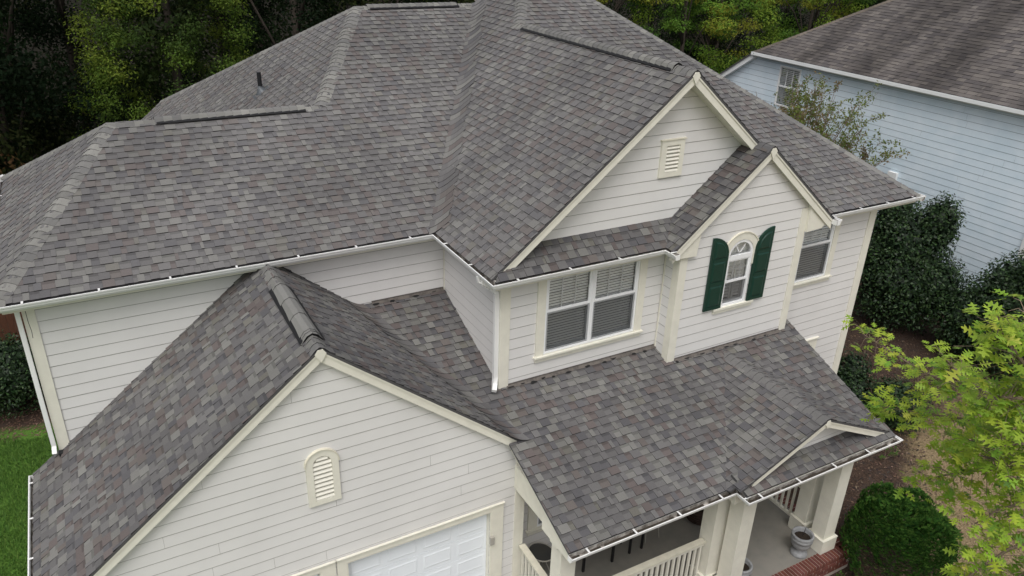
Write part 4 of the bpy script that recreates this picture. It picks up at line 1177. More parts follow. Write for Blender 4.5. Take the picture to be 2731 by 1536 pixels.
mb = MB(); a, b = el(.235, .3, ZF + .46), el(.235, .3, ZF + .468); mb.faces(a + b, [tuple(range(31, -1, -1)), tuple(range(32, 64))] + [(j, (j + 1) % 32, 32 + (j + 1) % 32, 32 + j) for j in range(32)]); mb.build('glass_top', 'table_glass', t)
mb = MB(); r_ = el(.24, .3, ZF + .464); mb.tube(r_ + [r_[0]], .013, 8, caps=False); mb.build('rim', 'metal_cream', t, smooth=True)
for k_ in range(4):
    an = pi / 4 + k_ * pi / 2
    mb = MB(); mb.tube([(.93 + .17 * cos(an), -2.5 + .19 * sin(an), ZF + .45), (.93 + .10 * cos(an), -2.5 + .11 * sin(an), ZF + .25), (.93 + .15 * cos(an), -2.5 + .17 * sin(an), ZF + .12), (.93 + .21 * cos(an), -2.5 + .23 * sin(an), ZF + .004)], .011, 7); mb.build('leg', 'metal_cream', t, smooth=True)
# black bench set against the wall: only its legs and dark frame show
t = thing('porch_bench', (2.0, -2.55, ZF), 'black metal slatted bench in the shade of the porch roof', 'bench')
for (lx, ly) in ((1.62, -2.86), (2.23, -2.90), (1.62, -2.42), (2.23, -2.42)):
    mb = MB(); mb.box(lx - .02, lx + .02, ly - .02, ly + .02, ZF + .001, ZF + .42); mb.build('leg', 'black_metal', t)
for k_ in range(6):
    mb = MB(); mb.box(1.56, 2.29, -2.90 + k_ * .085, -2.90 + k_ * .085 + .06, ZF + .421, ZF + .44); mb.build('seat_slat', 'black_metal', t)
for k_ in range(4):
    mb = MB(); mb.box(1.56, 2.29, -2.385, -2.36, ZF + .52 + k_ * .1, ZF + .59 + k_ * .1); mb.build('back_slat', 'black_metal', t)
for xx in (1.60, 2.25):
    mb = MB(); mb.box(xx - .02, xx + .02, -2.359, -2.335, ZF + .42, ZF + .9); mb.build('back_post', 'black_metal', t)
t = thing('stool', (2.76, -2.86, ZF), 'black stool leg showing below the porch gutter', 'stool')
for (lx, ly) in ((2.64, -2.88), (2.92, -2.88), (2.64, -2.6), (2.92, -2.6)):
    mb = MB(); mb.box(lx - .018, lx + .018, ly - .018, ly + .018, ZF + .001, ZF + .40); mb.build('leg', 'black_metal', t)
mb = MB(); mb.box(2.6, 2.96, -2.92, -2.56, ZF + .401, ZF + .44); mb.build('seat', 'black_metal', t)
t = thing('white_chair', (3.22, -2.72, ZF), 'pale metal porch chair with thin splayed legs', 'chair')
for (lx, ly, ex, ey) in ((3.09, -2.76, -.03, -.05), (3.36, -2.76, .03, -.05), (3.09, -2.5, -.03, .05), (3.36, -2.5, .03, .05)):
    mb = MB(); mb.tube([(lx, ly, ZF + .42), (lx + ex, ly + ey, ZF + .002)], .009, 6); mb.build('leg', 'metal_cream', t)
mb = MB(); mb.box(3.05, 3.40, -2.80, -2.46, ZF + .421, ZF + .445); mb.build('seat', 'metal_cream', t)
mb = MB(); frame_rect(mb, 3.05, 3.40, ZF + .45, ZF + .85, .02, -2.46, -2.44); mb.build('backrest', 'metal_cream', t)
t = thing('wicker_basket', (4.45, -2.75, ZF), 'dark brown woven basket by the front door', 'basket')
mb = MB(); mb.lathe([(.0, ZF + .003), (.22, ZF + .003), (.27, ZF + .12), (.29, ZF + .28), (.27, ZF + .38), (.25, ZF + .38), (.26, ZF + .28), (.2, ZF + .05), (.0, ZF + .05)], 4.45, -2.75, 22); mb.build('body', 'wicker', t)
for k_ in range(6):
    mb = MB(); rr = .235 + .06 * sin(pi * (k_ + 1) / 8); mb.tube([(4.45 + rr * cos(2 * pi * j / 20), -2.75 + rr * sin(2 * pi * j / 20), ZF + .05 + k_ * .06) for j in range(21)], .012, 5, caps=False); mb.build('weave', 'wicker', t)

# ================================================================== NEIGHBOUR'S HOUSE
NB = thing('neighbour_house', (22.0, 2.0, GZ), 'pale blue sided neighbouring house with weathered brown grey roof', 'house')
XN = 18.2; XNG = 17.88; ZNG = .43; YN1 = 10.95; PN = .68
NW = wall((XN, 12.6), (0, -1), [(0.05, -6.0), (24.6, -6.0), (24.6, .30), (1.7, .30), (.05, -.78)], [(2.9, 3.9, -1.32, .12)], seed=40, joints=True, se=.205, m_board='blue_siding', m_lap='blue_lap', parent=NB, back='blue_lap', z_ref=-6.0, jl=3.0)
mb = MB(); mb.box(XN - .02, XN + .3, -12, 12.5, GZ, -6.001); mb.build('foundation', 'brick_far', NB)
NDECK = MB(); NSH = []
NPAL = [((.103, .093, .089), 30), ((.117, .106, .100), 26), ((.090, .082, .080), 22), ((.134, .121, .112), 10), ((.08, .073, .073), 12)]
NWT = [q[1] for q in NPAL]
knf = (PN, 0, ZNG - PN * (XNG + .07))
roof_plane('n', knf, [(XNG + .07, YN1), (XNG + .07, -12), (27, -12), (27, YN1 - 9.05), (27, YN1 - 9.05)], (0, -1), NDECK, palette=NPAL, wts=NWT, store=NSH, seed=50, tabw=(.16, .34), expo=.145)
knb = (0, -PN, ZNG + PN * YN1)
roof_plane('n', knb, [(27, YN1 + 1.6), (XNG + .07, YN1 + 1.6), (XNG + .07, YN1), (27, YN1 - 9.05)], (1, 0), NDECK, shingle=False)
NR = NDECK.build('roof', 'deck', NB)
mb = MB()
for ar, top, sk, colr, key, bd in NSH:
    mb.face(top, 0, colr)
    for q in sk: mb.face(q, 1, (.015, .014, .014))
mb.build('shingle_courses', ['old_shingle', 'shingle_edge'], NB, kind='stuff')
NC = []
caps('n', (XNG + .07, YN1, ZNG), (27, YN1 - 9.05, ZNG + PN * 9.05), nrm(knf), nrm(knb), store=NC, seed=60, tonecol=(.14, .12, .10), wid=.15)
for key, tops, sks, colr in NC:
    mb = MB()
    for q in tops: mb.face(q, 0, colr)
    for q in sks: mb.face(q, 1, (.02, .02, .02))
    mb.build('ridge_cap', ['old_shingle', 'shingle_edge'], NR)
mb = MB()
for j, (d0, d1, z0, z1) in enumerate(((0, .12, -.11, -.10), (0, .012, -.10, .0), (.108, .12, -.10, .0), (.012, .03, -.012, .0))):
    mb.box(XNG + d0, XNG + d1, -12, YN1 + .02, ZNG + z0, ZNG + z1)
mb.build('gutter', 'white_trim', NB, label='long white eave gutter')
mb = MB(); mb.box(XNG + .125, XN - .02, -12, YN1 - .1, ZNG - .17, ZNG - .15); mb.build('soffit', 'white_trim', NB)
mb = MB(); mb.box(XNG + .121, XNG + .145, -12, YN1 - .05, ZNG - .16, ZNG + .02); mb.build('fascia', 'white_trim', NB)
# descending rake board at the far end
mb = MB(); yA, yBk, zA, zB = YN1 - .02, 12.62, ZNG - .02, -.72
mb.hexa([(XNG + .12, yA, zA - .22), (XN + .05, yA, zA - .22), (XN + .05, yBk, zB - .22), (XNG + .12, yBk, zB - .22)], [(XNG + .12, yA, zA), (XN + .05, yA, zA), (XN + .05, yBk, zB), (XNG + .12, yBk, zB)])
mb.build('rake_board', 'white_trim', NB)
# window in the blue wall
def side_window(y0, y1, z0, z1, meet):
    mb = MB(); X0 = XN - .03
    for a in ((y0 - .06, y0, z0 - .06, z1 + .06), (y1, y1 + .06, z0 - .06, z1 + .06), (y0, y1, z0 - .06, z0), (y0, y1, z1, z1 + .06), (y0, y1, meet - .03, meet + .03)): mb.box(X0, XN + .05, *a)
    W_ = mb.build('window', 'white_trim', NB)
    mb = MB(); mb.faces([(XN + .01, y0, z0), (XN + .01, y1, z0), (XN + .01, y1, z1), (XN + .01, y0, z1)], [(3, 2, 1, 0)]); mb.build('pane', 'glass', W_)
    mb = MB(); z = z0 + .03
    while z < z1: mb.box(XN + .06, XN + .075, y0, y1, z, z + .042); z += .062
    mb.build('blind', 'blind', W_, kind='stuff')
    for k in (1, 2):
        yy = y0 + (y1 - y0) * k / 3; mb = MB(); mb.box(XN - .005, XN + .005, yy - .012, yy + .012, meet, z1); mb.build('muntin', 'white_trim', W_)
    mb = MB(); mb.faces([(XN + .3, y0, z0), (XN + .3, y1, z0), (XN + .3, y1, z1), (XN + .3, y0, z1)], [(3, 2, 1, 0)]); mb.build('reveal', 'dark_room', W_)
side_window(8.76, 9.64, -1.26, .06, -.6)
mb = MB(); mb.box(XN - .13, XN - .018, 4.0, 4.32, -2.62, -2.36); mb.build('vent_hood', 'white_trim', NB)
mb = MB(); mb.box(XN - .05, XN - .018, -.75, -.30, -3.6, -2.3); mb.build('wall_trim', 'white_trim', NB)
for (x0_, y0_, x1_, y1_) in ((XN + .3, -12, 30, -12), (30, -12, 30, 12), (30, 12.3, XN + .3, 12.3)):
    mb = MB(); mb.faces([(x0_, y0_, GZ), (x1_, y1_, GZ), (x1_, y1_, -.95), (x0_, y0_, -.95)], [(0, 1, 2, 3)]); mb.build('wall', 'blue_siding', NB)

# ================================================================== VEGETATION
VR = random.Random(5)
def rdir(r=VR):
    while True:
        v = Vector((r.uniform(-1, 1), r.uniform(-1, 1), r.uniform(-1, 1)))
        if .05 < v.length < 1: return v.normalized()
def leaf_quad(mb, c, d, n, L, W_, col):
    """diamond leaf from c along d, normal n"""
    s = d.cross(n)
    if s.length < 1e-4: return
    s.normalize()
    mb.face([c, c + d * L * .45 + s * W_ * .5, c + d * L, c + d * L * .45 - s * W_ * .5], 0, col)
def jitter(col, r, a=.25):
    k = 1 + r.uniform(-a, a); return tuple(max(.002, x * k * (1 + r.uniform(-.08, .08))) for x in col)
def cloud(mb, clumps, n, L, cols, r, W_=.5, up=.35, shell=.55, hang=0.0):
    for (c, rad) in clumps:
        c = Vector(c); rx = rad if hasattr(rad, '__len__') else (rad, rad, rad)
        base = r.choice(cols)
        for _ in range(n):
            v = rdir(r); k = (shell + (1 - shell) * r.random()) if r.random() < .8 else r.random()
            q = c + Vector((v.x * rx[0], v.y * rx[1], v.z * rx[2])) * k
            nn = (v + rdir(r) * .9 + Vector((0, 0, up))).normalized()
            d = (rdir(r) + v * .4 + Vector((0, 0, -hang))); d = (d - nn * d.dot(nn))
            if d.length < .05: continue
            leaf_quad(mb, q, d.normalized(), nn, L * r.uniform(.7, 1.25), L * W_ * r.uniform(.8, 1.2), jitter(base, r))
def trunk_mesh(h, r0, limbs, r, lean=.3):
    mb = MB(); pts = [Vector((0, 0, -.1))]; x = y = 0.
    for k in range(1, 7):
        x += r.uniform(-lean, lean) * .3; y += r.uniform(-lean, lean) * .3; pts.append(Vector((x, y, h * k / 6)))
    mb.tube(pts, [r0 * (1 - .75 * k / 6) for k in range(7)], 9)
    for e in limbs:
        e = Vector(e); k = min(5, max(1, int(6 * (e.z * .6) / h))); a = pts[k]
        m_ = a.lerp(e, .5) + Vector((0, 0, .1 * (e - a).length))
        mb.tube([a, m_, e], [r0 * .35, r0 * .2, r0 * .05], 6)
    return mb
def make_tree(kind, seed):
    r = random.Random(seed)
    cm = MB(); 
    if kind == 'cedar':
        H = r.uniform(12.5, 14); cl = []
        for k in range(230):
            z = .6 + (H - .8) * (k / 230) ** .9; rad = 4.0 * (1 - (z / H) ** 1.6) + .15; an = r.uniform(0, 2 * pi); rr = rad * (.55 + .45 * sqrt(r.random()))
            cl.append(((rr * cos(an), rr * sin(an), z), (.62, .62, .46)))
        cols = [(.11, .17, .024), (.085, .14, .02), (.06, .105, .018), (.15, .205, .028), (.045, .08, .016)]
        cloud(cm, cl, 330, .105, cols, r, W_=.42, up=.5, shell=.3)
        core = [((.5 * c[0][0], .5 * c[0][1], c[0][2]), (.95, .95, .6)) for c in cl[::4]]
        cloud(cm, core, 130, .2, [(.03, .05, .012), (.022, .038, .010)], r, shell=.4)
        tm = trunk_mesh(H * .97, .22, [], r, .05)
    elif kind == 'dark':
        H = r.uniform(12, 15); cl = []
        for k in range(46):
            z = r.uniform(1.2, H); rad = 3.2 * sqrt(max(.05, 1 - ((z - H * .5) / (H * .55)) ** 2)); an = r.uniform(0, 2 * pi); rr = rad * sqrt(r.random())
            cl.append(((rr * cos(an), rr * sin(an), z), r.uniform(.8, 1.35)))
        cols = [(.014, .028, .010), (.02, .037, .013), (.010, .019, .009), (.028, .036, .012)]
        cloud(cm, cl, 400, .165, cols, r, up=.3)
        tm = trunk_mesh(H * .85, .2, [c[0] for c in cl[::4]], r)
    elif kind == 'bright':
        H = r.uniform(10.5, 13); cl = []
        for k in range(64):
            z = r.uniform(1.6, H); rad = 3.4 * sqrt(max(.05, 1 - ((z - H * .52) / (H * .52)) ** 2)); an = r.uniform(0, 2 * pi); rr = rad * (.35 + .65 * sqrt(r.random()))
            cl.append(((rr * cos(an), rr * sin(an), z), (r.uniform(.7, 1.05), r.uniform(.7, 1.05), r.uniform(.35, .6))))
        cols = [(.12, .22, .03), (.09, .17, .026), (.17, .255, .036), (.06, .12, .022), (.22, .24, .034)]
        cloud(cm, cl, 330, .15, cols, r, up=.7, hang=.3)
        tm = trunk_mesh(H * .85, .18, [c[0] for c in cl[::4]], r)
    return cm, tm
TREES = {}
def tree(kind, variant, x, y, s, rot, label, group, name='tree', leafmat='leaf'):
    key = (kind, variant)
    if key not in TREES:
        cm, tm = make_tree(kind, 1000 + variant * 7 + len(kind))
        TREES[key] = (cm.mesh('crown', [leafmat]), tm.mesh('trunk', ['bark'], smooth=True))
    t = thing(name, (x, y, GZ), label, 'tree', group)
    t.rotation_euler = (0, 0, rot); t.scale = (s, s, s * VR.uniform(.94, 1.08))
    for nm, me in zip(('crown', 'trunk'), TREES[key]):
        o = bpy.data.objects.new(nm, me); COL.objects.link(o); o.parent = t
    return t
LG = 'trees of the wood behind the house'
tree('cedar', 0, -1.6, 18.6, 1.0, .3, 'bright yellow green conifer with tufted sprays behind the left ridge', None, 'conifer', 'needle')
tree('cedar', 1, 14.5, 30.0, .9, 2.3, 'conifer far back hidden mostly by the main roof ridge', None, 'conifer', 'needle')
dk = [(-7.2, 19.5), (-10.5, 17.0), (-13.5, 20.5), (-4.6, 23.5), (-9.0, 24.5), (1.2, 25.0), (3.2, 20.8), (6.0, 18.6), (6.8, 24.0), (10.5, 21.0), (-16.5, 15.5), (-15, 26), (11, 27), (16, 24.5), (-1.5, 29), (4, 31), (-7, 31), (20.5, 29), (26, 31), (33, 32), (40, 30), (30, 26.5), (38, 24), (46, 27), (52, 33)]
for i, (x, y) in enumerate(dk):
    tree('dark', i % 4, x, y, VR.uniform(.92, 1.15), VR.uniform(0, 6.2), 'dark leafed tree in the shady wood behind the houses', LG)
brg = [(19.5, 23.5, 'bright green tree rising behind the right hip of the main roof'), (23.6, 21.5, 'yellow green layered tree between the two houses'), (28.0, 23.5, 'light green tree left of the neighbouring roof hip'),
       (33.0, 21.5, 'green tree behind the far end of the neighbouring house'), (37.5, 23.5, 'light green tree farthest right above the neighbouring roof'), (43, 21.5, 'green tree hidden behind the neighbouring roof'), (16.2, 27.5, 'green tree peeping over the top of the main roof')]
for i, (x, y, lb) in enumerate(brg):
    tree('bright', i % 3, x, y, VR.uniform(.85, 1.0), VR.uniform(0, 6.2), lb, None)
# brownish tree at the far left edge
r = random.Random(71); cm = MB()
cl = []
for k in range(30):
    z = r.uniform(1.5, 9); an = r.uniform(0, 2 * pi); rr = 2.0 * sqrt(r.random()); cl.append(((rr * cos(an), rr * sin(an), z), .9))
cloud(cm, cl, 130, .17, [(.05, .045, .018), (.085, .055, .025), (.03, .04, .015), (.11, .065, .03)], r)
t = thing('tree', (-8.6, 15.2, GZ), 'sparse olive and rust coloured tree at the far left edge', 'tree')
o = bpy.data.objects.new('crown', cm.mesh('crown', ['leaf'])); COL.objects.link(o); o.parent = t
o = bpy.data.objects.new('trunk', trunk_mesh(8, .14, [c[0] for c in cl[::4]], r).mesh('trunk', ['bark'])); COL.objects.link(o); o.parent = t
# dense undergrowth closing the wood floor: reads as one mass
r = random.Random(15); mb = MB()
cl = [((r.uniform(-22, 50), r.uniform(18, 38), GZ + r.uniform(.1, 2.6)), (r.uniform(.8, 1.6), r.uniform(.8, 1.4), r.uniform(.5, .9))) for _ in range(420)]
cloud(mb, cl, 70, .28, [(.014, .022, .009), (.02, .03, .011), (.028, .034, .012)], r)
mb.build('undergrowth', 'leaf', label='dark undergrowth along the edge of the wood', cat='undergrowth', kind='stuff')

# ---- broadleaf evergreen shrubs
def shrub(name, x, y, lobes, n, L, cols, label, group=None, leafmat='leaf_gloss', stems=True, up=.35, shell=.72, W_=.5, seed=1):
    r = random.Random(seed)
    t = thing(name, (x, y, GZ), label, 'shrub', group)
    mb = MB()
    for (c, rad) in lobes:
        c = Vector((x + c[0], y + c[1], GZ + c[2])); rx = rad if hasattr(rad, '__len__') else (rad,) * 3
        vol = int(n * (rx[0] * rx[2]))
        for _ in range(vol // 3):
            v = rdir(r); q = c + Vector((v.x * rx[0], v.y * rx[1], v.z * rx[2])) * r.uniform(.45, .78)
            if q.z < GZ + .03: continue
            nn = (v + rdir(r) * .5).normalized(); d = rdir(r); d = d - nn * d.dot(nn)
            if d.length > .05: leaf_quad(mb, q, d.normalized(), nn, L * 2.0, L * 1.3, jitter(cols[-2] if len(cols) > 3 else cols[-1], r, .2))
        for _ in range(vol):
            v = rdir(r); k = shell + (1.06 - shell) * r.random() if r.random() < .85 else r.random()
            lump = 1 + .10 * sin(7 * v.x + 3 * v.z + seed) * cos(6 * v.y - 4 * v.z)
            q = c + Vector((v.x * rx[0], v.y * rx[1], v.z * rx[2])) * k * lump
            if q.z < GZ + .03: continue
            nn = (v * .8 + rdir(r) * .8 + Vector((0, 0, up))).normalized(); d = rdir(r) + v * .5; d = d - nn * d.dot(nn)
            if d.length < .05: continue
            leaf_quad(mb, q, d.normalized(), nn, L * r.uniform(.7, 1.3), L * W_ * r.uniform(.8, 1.2), jitter(r.choice(cols), r, .3))
    mb.build('foliage', leafmat, t)
    sm = MB()
    for k in range(5):
        an = k * 1.26; c = lobes[k % len(lobes)][0]
        sm.tube([(x + .05 * cos(an), y + .05 * sin(an), GZ - .02), (x + .6 * c[0] + .12 * cos(an), y + .6 * c[1] + .12 * sin(an), GZ + c[2] * .5), (x + c[0], y + c[1], GZ + c[2] * 1.1)], [.05, .035, .012], 6)
    sm.build('stem', 'bark', t)
    return t
DKG = [(.016, .036, .013), (.022, .047, .016), (.028, .057, .018), (.012, .026, .011), (.036, .07, .02)]
shrub('holly', 15.9, 1.55, [((0, 0, 1.5), (1.55, 1.5, 1.5)), ((.1, .1, 2.6), (1.1, 1.1, 1.3)), ((.25, -.55, 3.5), (.55, .55, .85)), ((-.1, .65, 3.3), (.65, .6, .85)), ((.2, -1.0, 1.6), (.75, .75, 1.0)), ((-.3, .85, 2.1), (.7, .7, .9))], 3600, .10, DKG, 'tall dark holly with two peaks against the blue wall', seed=3)
shrub('holly', 16.2, -1.75, [((0, 0, 1.6), (1.45, 1.5, 1.5)), ((.2, -.5, 2.8), (1.1, 1.1, 1.2)), ((-.1, 1.0, 1.2), (1.1, 1.1, 1.1)), ((.3, -.9, 3.7), (.7, .75, .9)), ((.2, .4, 2.4), (.9, .9, .9))], 3600, .10, DKG, 'dark holly at the right edge in front of the blue wall', seed=4)
shrub('low_holly', 10.5, -1.25, [((0, 0, .7), (.75, .7, .7)), ((.2, .2, 1.2), (.5, .5, .5))], 4200, .07, DKG, 'dark low shrub close to the right house corner', seed=5)
shrub('low_holly', 11.3, -2.05, [((0, 0, .6), (.8, .75, .6)), ((-.2, .1, .9), (.5, .5, .45))], 4200, .07, [(.02, .045, .016), (.03, .06, .02), (.014, .03, .013)], 'rounded green shrub in the bed beyond the porch corner', seed=6)
shrub('evergreen_bush', -7.5, 8.0, [((0, 0, .95), (1.1, 1.0, .95)), ((.3, .2, 1.2), (.65, .6, .6)), ((-.6, .2, 1.1), (.75, .7, .7))], 4200, .08, DKG, 'dark rounded bush on the lawn left of the house', seed=7)
ARB = [(.042, .115, .02), (.062, .15, .026), (.09, .185, .034), (.026, .078, .016)]
def arborvitae(x, y, label):
    r = random.Random(91); t = thing('arborvitae', (x, y, GZ), label, 'shrub'); mb = MB()
    lobes = [((0, 0, .78), (.95, .95, .85)), ((-.40, .28, 1.25), (.42, .42, .45)), ((-.02, .5, 1.3), (.4, .38, .45)), ((.48, .22, 1.2), (.38, .38, .46)), ((.1, -.4, 1.15), (.48, .44, .42)), ((-.45, -.28, 1.05), (.42, .44, .4)), ((.55, -.25, 1.0), (.36, .38, .42))]
    for (c, rx) in lobes:
        for _ in range(int(1300 * rx[0] * rx[2] / .16)):
            v = rdir(r)
            if v.z < -.75: continue
            lump = 1 + .05 * sin(13 * v.x + 5 * v.z) * cos(11 * v.y - 7 * v.z)
            q = Vector((x + c[0], y + c[1], GZ + c[2])) + Vector((v.x * rx[0], v.y * rx[1], v.z * rx[2])) * (.86 + .17 * r.random()) * lump
            if q.z < GZ + .02: continue
            # flat upright spray: three blades fanned from one point
            side = v.cross(Vector((0, 0, 1)));
            if side.length < .1: side = Vector((1, 0, 0))
            side = (side.normalized() + rdir(r) * .6).normalized()
            d0 = (v * .7 + Vector((0, 0, .75)) + rdir(r) * .35).normalized(); nn = d0.cross(side).normalized(); col = jitter(r.choice(ARB), r, .3)
            for a in (-.6, 0, .6):
                d = (d0 + side * a).normalized(); leaf_quad(mb, q, d, nn, .062 * r.uniform(.7, 1.2), .022, col)
    mb.build('foliage', 'needle', t)
    sm = MB(); sm.tube([(x, y, GZ - .02), (x, y, GZ + .6)], [.05, .03], 7); sm.build('stem', 'bark', t)
arborvitae(6.98, -5.28, 'clipped bright green arborvitae with lumpy top beside the porch')

# ---- crape myrtle in front of the blue wall
r = random.Random(44); t = thing('crape_myrtle', (15.2, 5.7, GZ), 'open twiggy crape myrtle with reddish green leaves before the blue house', 'tree')
wood = MB(); lv = MB()
for k in range(74):
    an = r.uniform(0, 2 * pi); sp = r.uniform(.3, 3.0); hh = r.uniform(4.7, 6.9) - .2 * sp
    p0 = Vector((15.2 + .2 * cos(an), 5.7 + .2 * sin(an), GZ)); p1 = p0 + Vector((.3 * sp * cos(an), .3 * sp * sin(an), hh * .5)); p2 = Vector((15.2 + .75 * sp * cos(an), 5.7 + 1.15 * sp * sin(an), GZ + hh))
    wood.tube([p0, p1, p1.lerp(p2, .6) + Vector((0, 0, .12)), p2], [.035, .024, .014, .005], 5)
    for j in range(13):
        b = p1.lerp(p2, .15 + .85 * r.random()); e = b + Vector((r.uniform(-.4, .4), r.uniform(-.5, .5), r.uniform(.05, .55)))
        wood.tube([b, e], [.006, .003], 3, caps=False)
        base = r.choice([(.15, .19, .05), (.115, .16, .045), (.19, .15, .075), (.18, .21, .06)])
        for _ in range(26):
            q = b.lerp(e, r.random()) + rdir(r) * .07; nn = rdir(r) + Vector((0, 0, .5)); nn.normalize(); d = rdir(r); d = d - nn * d.dot(nn)
            if d.length > .05: leaf_quad(lv, q, d.normalized(), nn, .095, .045, jitter(base, r))
wood.build('branches', 'bark_pale', t); lv.build('crown', 'leaf', t)

# ---- lobed oak in the front yard, right of the camera
OAK = thing('oak_tree', (2.5, -9.9, GZ), 'young oak with spiky lobed yellow green leaves in the right foreground', 'tree')
tw = [[(1.16, -8.99, 1.58), (1.48, -8.33, 1.33), (1.90, -7.51, 1.03), (2.21, -6.63, .91)], [(1.12, -9.05, 1.46), (1.44, -8.47, 1.16), (1.68, -7.85, .79), (1.98, -7.07, .32)],
      [(1.06, -9.19, 1.30), (1.18, -8.73, .96), (1.25, -8.42, .66), (1.33, -8.18, .38)], [(.72, -9.15, 1.98), (.37, -9.04, 2.32), (.19, -8.93, 2.53), (.12, -8.88, 2.69)],
      [(.90, -9.45, 1.0), (.62, -9.25, .80), (.48, -9.16, .56), (.36, -9.08, .36)], [(.88, -9.40, 1.28), (.57, -9.26, 1.27), (.53, -9.12, 1.10), (.48, -9.03, .91)],
      [(.81, -9.14, 1.72), (.81, -8.80, 1.74), (1.28, -8.20, 1.53), (1.64, -7.76, 1.46)], [(.63, -9.29, 1.73), (.45, -9.13, 1.74), (.50, -8.95, 1.54), (.68, -8.69, 1.40)], [(.70, -9.11, 2.21), (.44, -8.99, 2.50), (.37, -8.91, 2.68)],
      [(.90, -9.48, .85), (.70, -9.34, .55), (.58, -9.28, .30), (.50, -9.22, .10)], [(.90, -9.30, 1.50), (.85, -9.0, 1.32), (1.02, -8.7, 1.12), (1.15, -8.45, .92)], [(.62, -9.22, 2.0), (.42, -9.08, 2.08), (.36, -8.98, 2.05), (.42, -8.85, 1.98)]]
mb = MB(); mb.tube([(2.5, -9.9, GZ - .05), (2.45, -9.88, -3), (2.25, -9.8, 0), (2.1, -9.7, 2.2), (2.0, -9.6, 4.2)], [.16, .13, .10, .07, .02], 10); mb.build('trunk', 'bark', OAK, smooth=True)
hub = Vector((2.2, -9.75, .6))
r = random.Random(12)
def lobed(c, d, n, L, col):
    """pin oak leaf: five bristle lobes with deep sinuses"""
    s = d.cross(n).normalized()
    prof = [(0, .012), (.10, .02), (.16, .05), (.20, .26), (.26, .28), (.30, .08), (.36, .055), (.44, .34), (.52, .46), (.53, .30), (.56, .09), (.62, .06), (.70, .26), (.80, .34), (.79, .18), (.84, .07), (.92, .09), (1.0, .0)]
    Rr = [c + d * (L * u) + s * (L * w_) + n * (-.10 * L * (abs(w_) + u * u * .9)) for u, w_ in prof]
    Ll = [c + d * (L * u) - s * (L * w_) + n * (-.10 * L * (abs(w_) + u * u * .9)) for u, w_ in prof]
    F = []; k = len(prof)
    V = Rr + Ll + [c + d * (L * u) + n * (-.09 * L * u * u) for u, w_ in prof]
    for i in range(k - 1):
        F.append((2 * k + i, i, i + 1, 2 * k + i + 1)); F.append((2 * k + i, 2 * k + i + 1, k + i + 1, k + i))
    return V, F
LEAVES = []
OC = [(.34, .47, .05), (.27, .41, .045), (.41, .51, .06), (.19, .34, .045), (.13, .26, .05), (.47, .50, .09)]
brm = MB()
for ti, path in enumerate(tw):
    pts = [Vector(q) for q in path]
    brm.tube([hub.lerp(Vector((2.1, -9.7, 2.0)), max(0, (pts[0].z - .6) / 2)), pts[0]] + pts[1:], [.035, .02] + [.013, .008, .004][:len(pts) - 1], 6)
    seg = list(zip(pts, pts[1:]))
    for si, (a, b) in enumerate(seg):
        ln = (b - a).length
        for j in range(int(10 + ln * 16)):
            base = a.lerp(b, r.random())
            off = Vector((r.uniform(-.26, .26), r.uniform(-.26, .26), r.uniform(-.22, .16))) * (1.1 if si < len(seg) - 1 else .6)
            e = base + off; brm.tube([base, base.lerp(e, .5) + Vector((0, 0, .03)), e], [.0035, .0025, .0015], 3, caps=False)
            for _ in range(r.randint(3, 5)):
                an = r.uniform(0, 2 * pi); d = Vector((cos(an), sin(an), r.uniform(-.55, .15))) + (e - base).normalized() * .5
                n = Vector((r.uniform(-.6, .6), r.uniform(-.6, .6), 1)); n.normalize(); d = (d - n * d.dot(n)).normalized()
                LEAVES.append((e + d * .02, d, n, r.uniform(.07, .135), jitter(OC[min(5, int(abs(r.gauss(0, 2))))], r, .18)))
# rest of the crown, out of frame to the right
for _ in range(1500):
    v = rdir(r); q = Vector((2.2, -10.2, 2.3)) + Vector((v.x * 1.8, v.y * 1.6, v.z * 2.2)) * r.random() ** .4
    pj = project(q)
    if pj and pj[0] < 1.03: continue
    n = (rdir(r) + Vector((0, 0, 1))).normalized(); d = rdir(r); d = (d - n * d.dot(n)).normalized()
    LEAVES.append((q, d, n, r.uniform(.09, .14), jitter(r.choice(OC), r, .2)))
brm.build('branches', 'bark_pale', OAK)
def leafpx(l):
    q = project(l[0])
    if not q or not (0 < q[0] < 1 and 0 < q[1] < .5625): return 0
    return l[3] / (l[0] - CAM_P).dot(CAM_F)
LEAVES.sort(key=lambda l: -leafpx(l))
for l in LEAVES[:300]:
    V, F = lobed(*l); mb = MB(); mb.faces(V, F, 0, l[4]); mb.build('leaf', 'leaf_oak', OAK)
mb = MB()
for l in LEAVES[300:]:
    V, F = lobed(*l); mb.faces(V, F, 0, l[4])
mb.build('foliage', 'leaf_oak', OAK, kind='stuff')

# ---- ground cover
def blades(name, region, n, h, cols, label, cat, seed, w_=.006):
    r = random.Random(seed); mb = MB()
    for _ in range(n):
        x, y = region(r)
        if x is None: continue
        an = r.uniform(0, 2 * pi); hh = h * r.uniform(.5, 1.3); ln = Vector((cos(an), sin(an), 0)) * hh * r.uniform(.3, 1.1); s = Vector((-sin(an), cos(an), 0)) * w_
        b = Vector((x, y, GZ)); mb.face([b - s, b + s, b + ln + Vector((0, 0, hh))], 0, jitter(r.choice(cols), r, .3))
    mb.build(name, 'grass', label=label, cat=cat, kind='stuff')
def lawn_reg(r):
    x = r.uniform(-9.6, -6.2); y = r.uniform(.3, 7.0 + .5 * sin(x * 2)); return x, y
blades('lawn_grass', lawn_reg, 60000, .07, [(.062, .145, .022), (.09, .19, .03), (.05, .12, .018), (.12, .215, .04)], 'green lawn left of the garage', 'grass', 2)
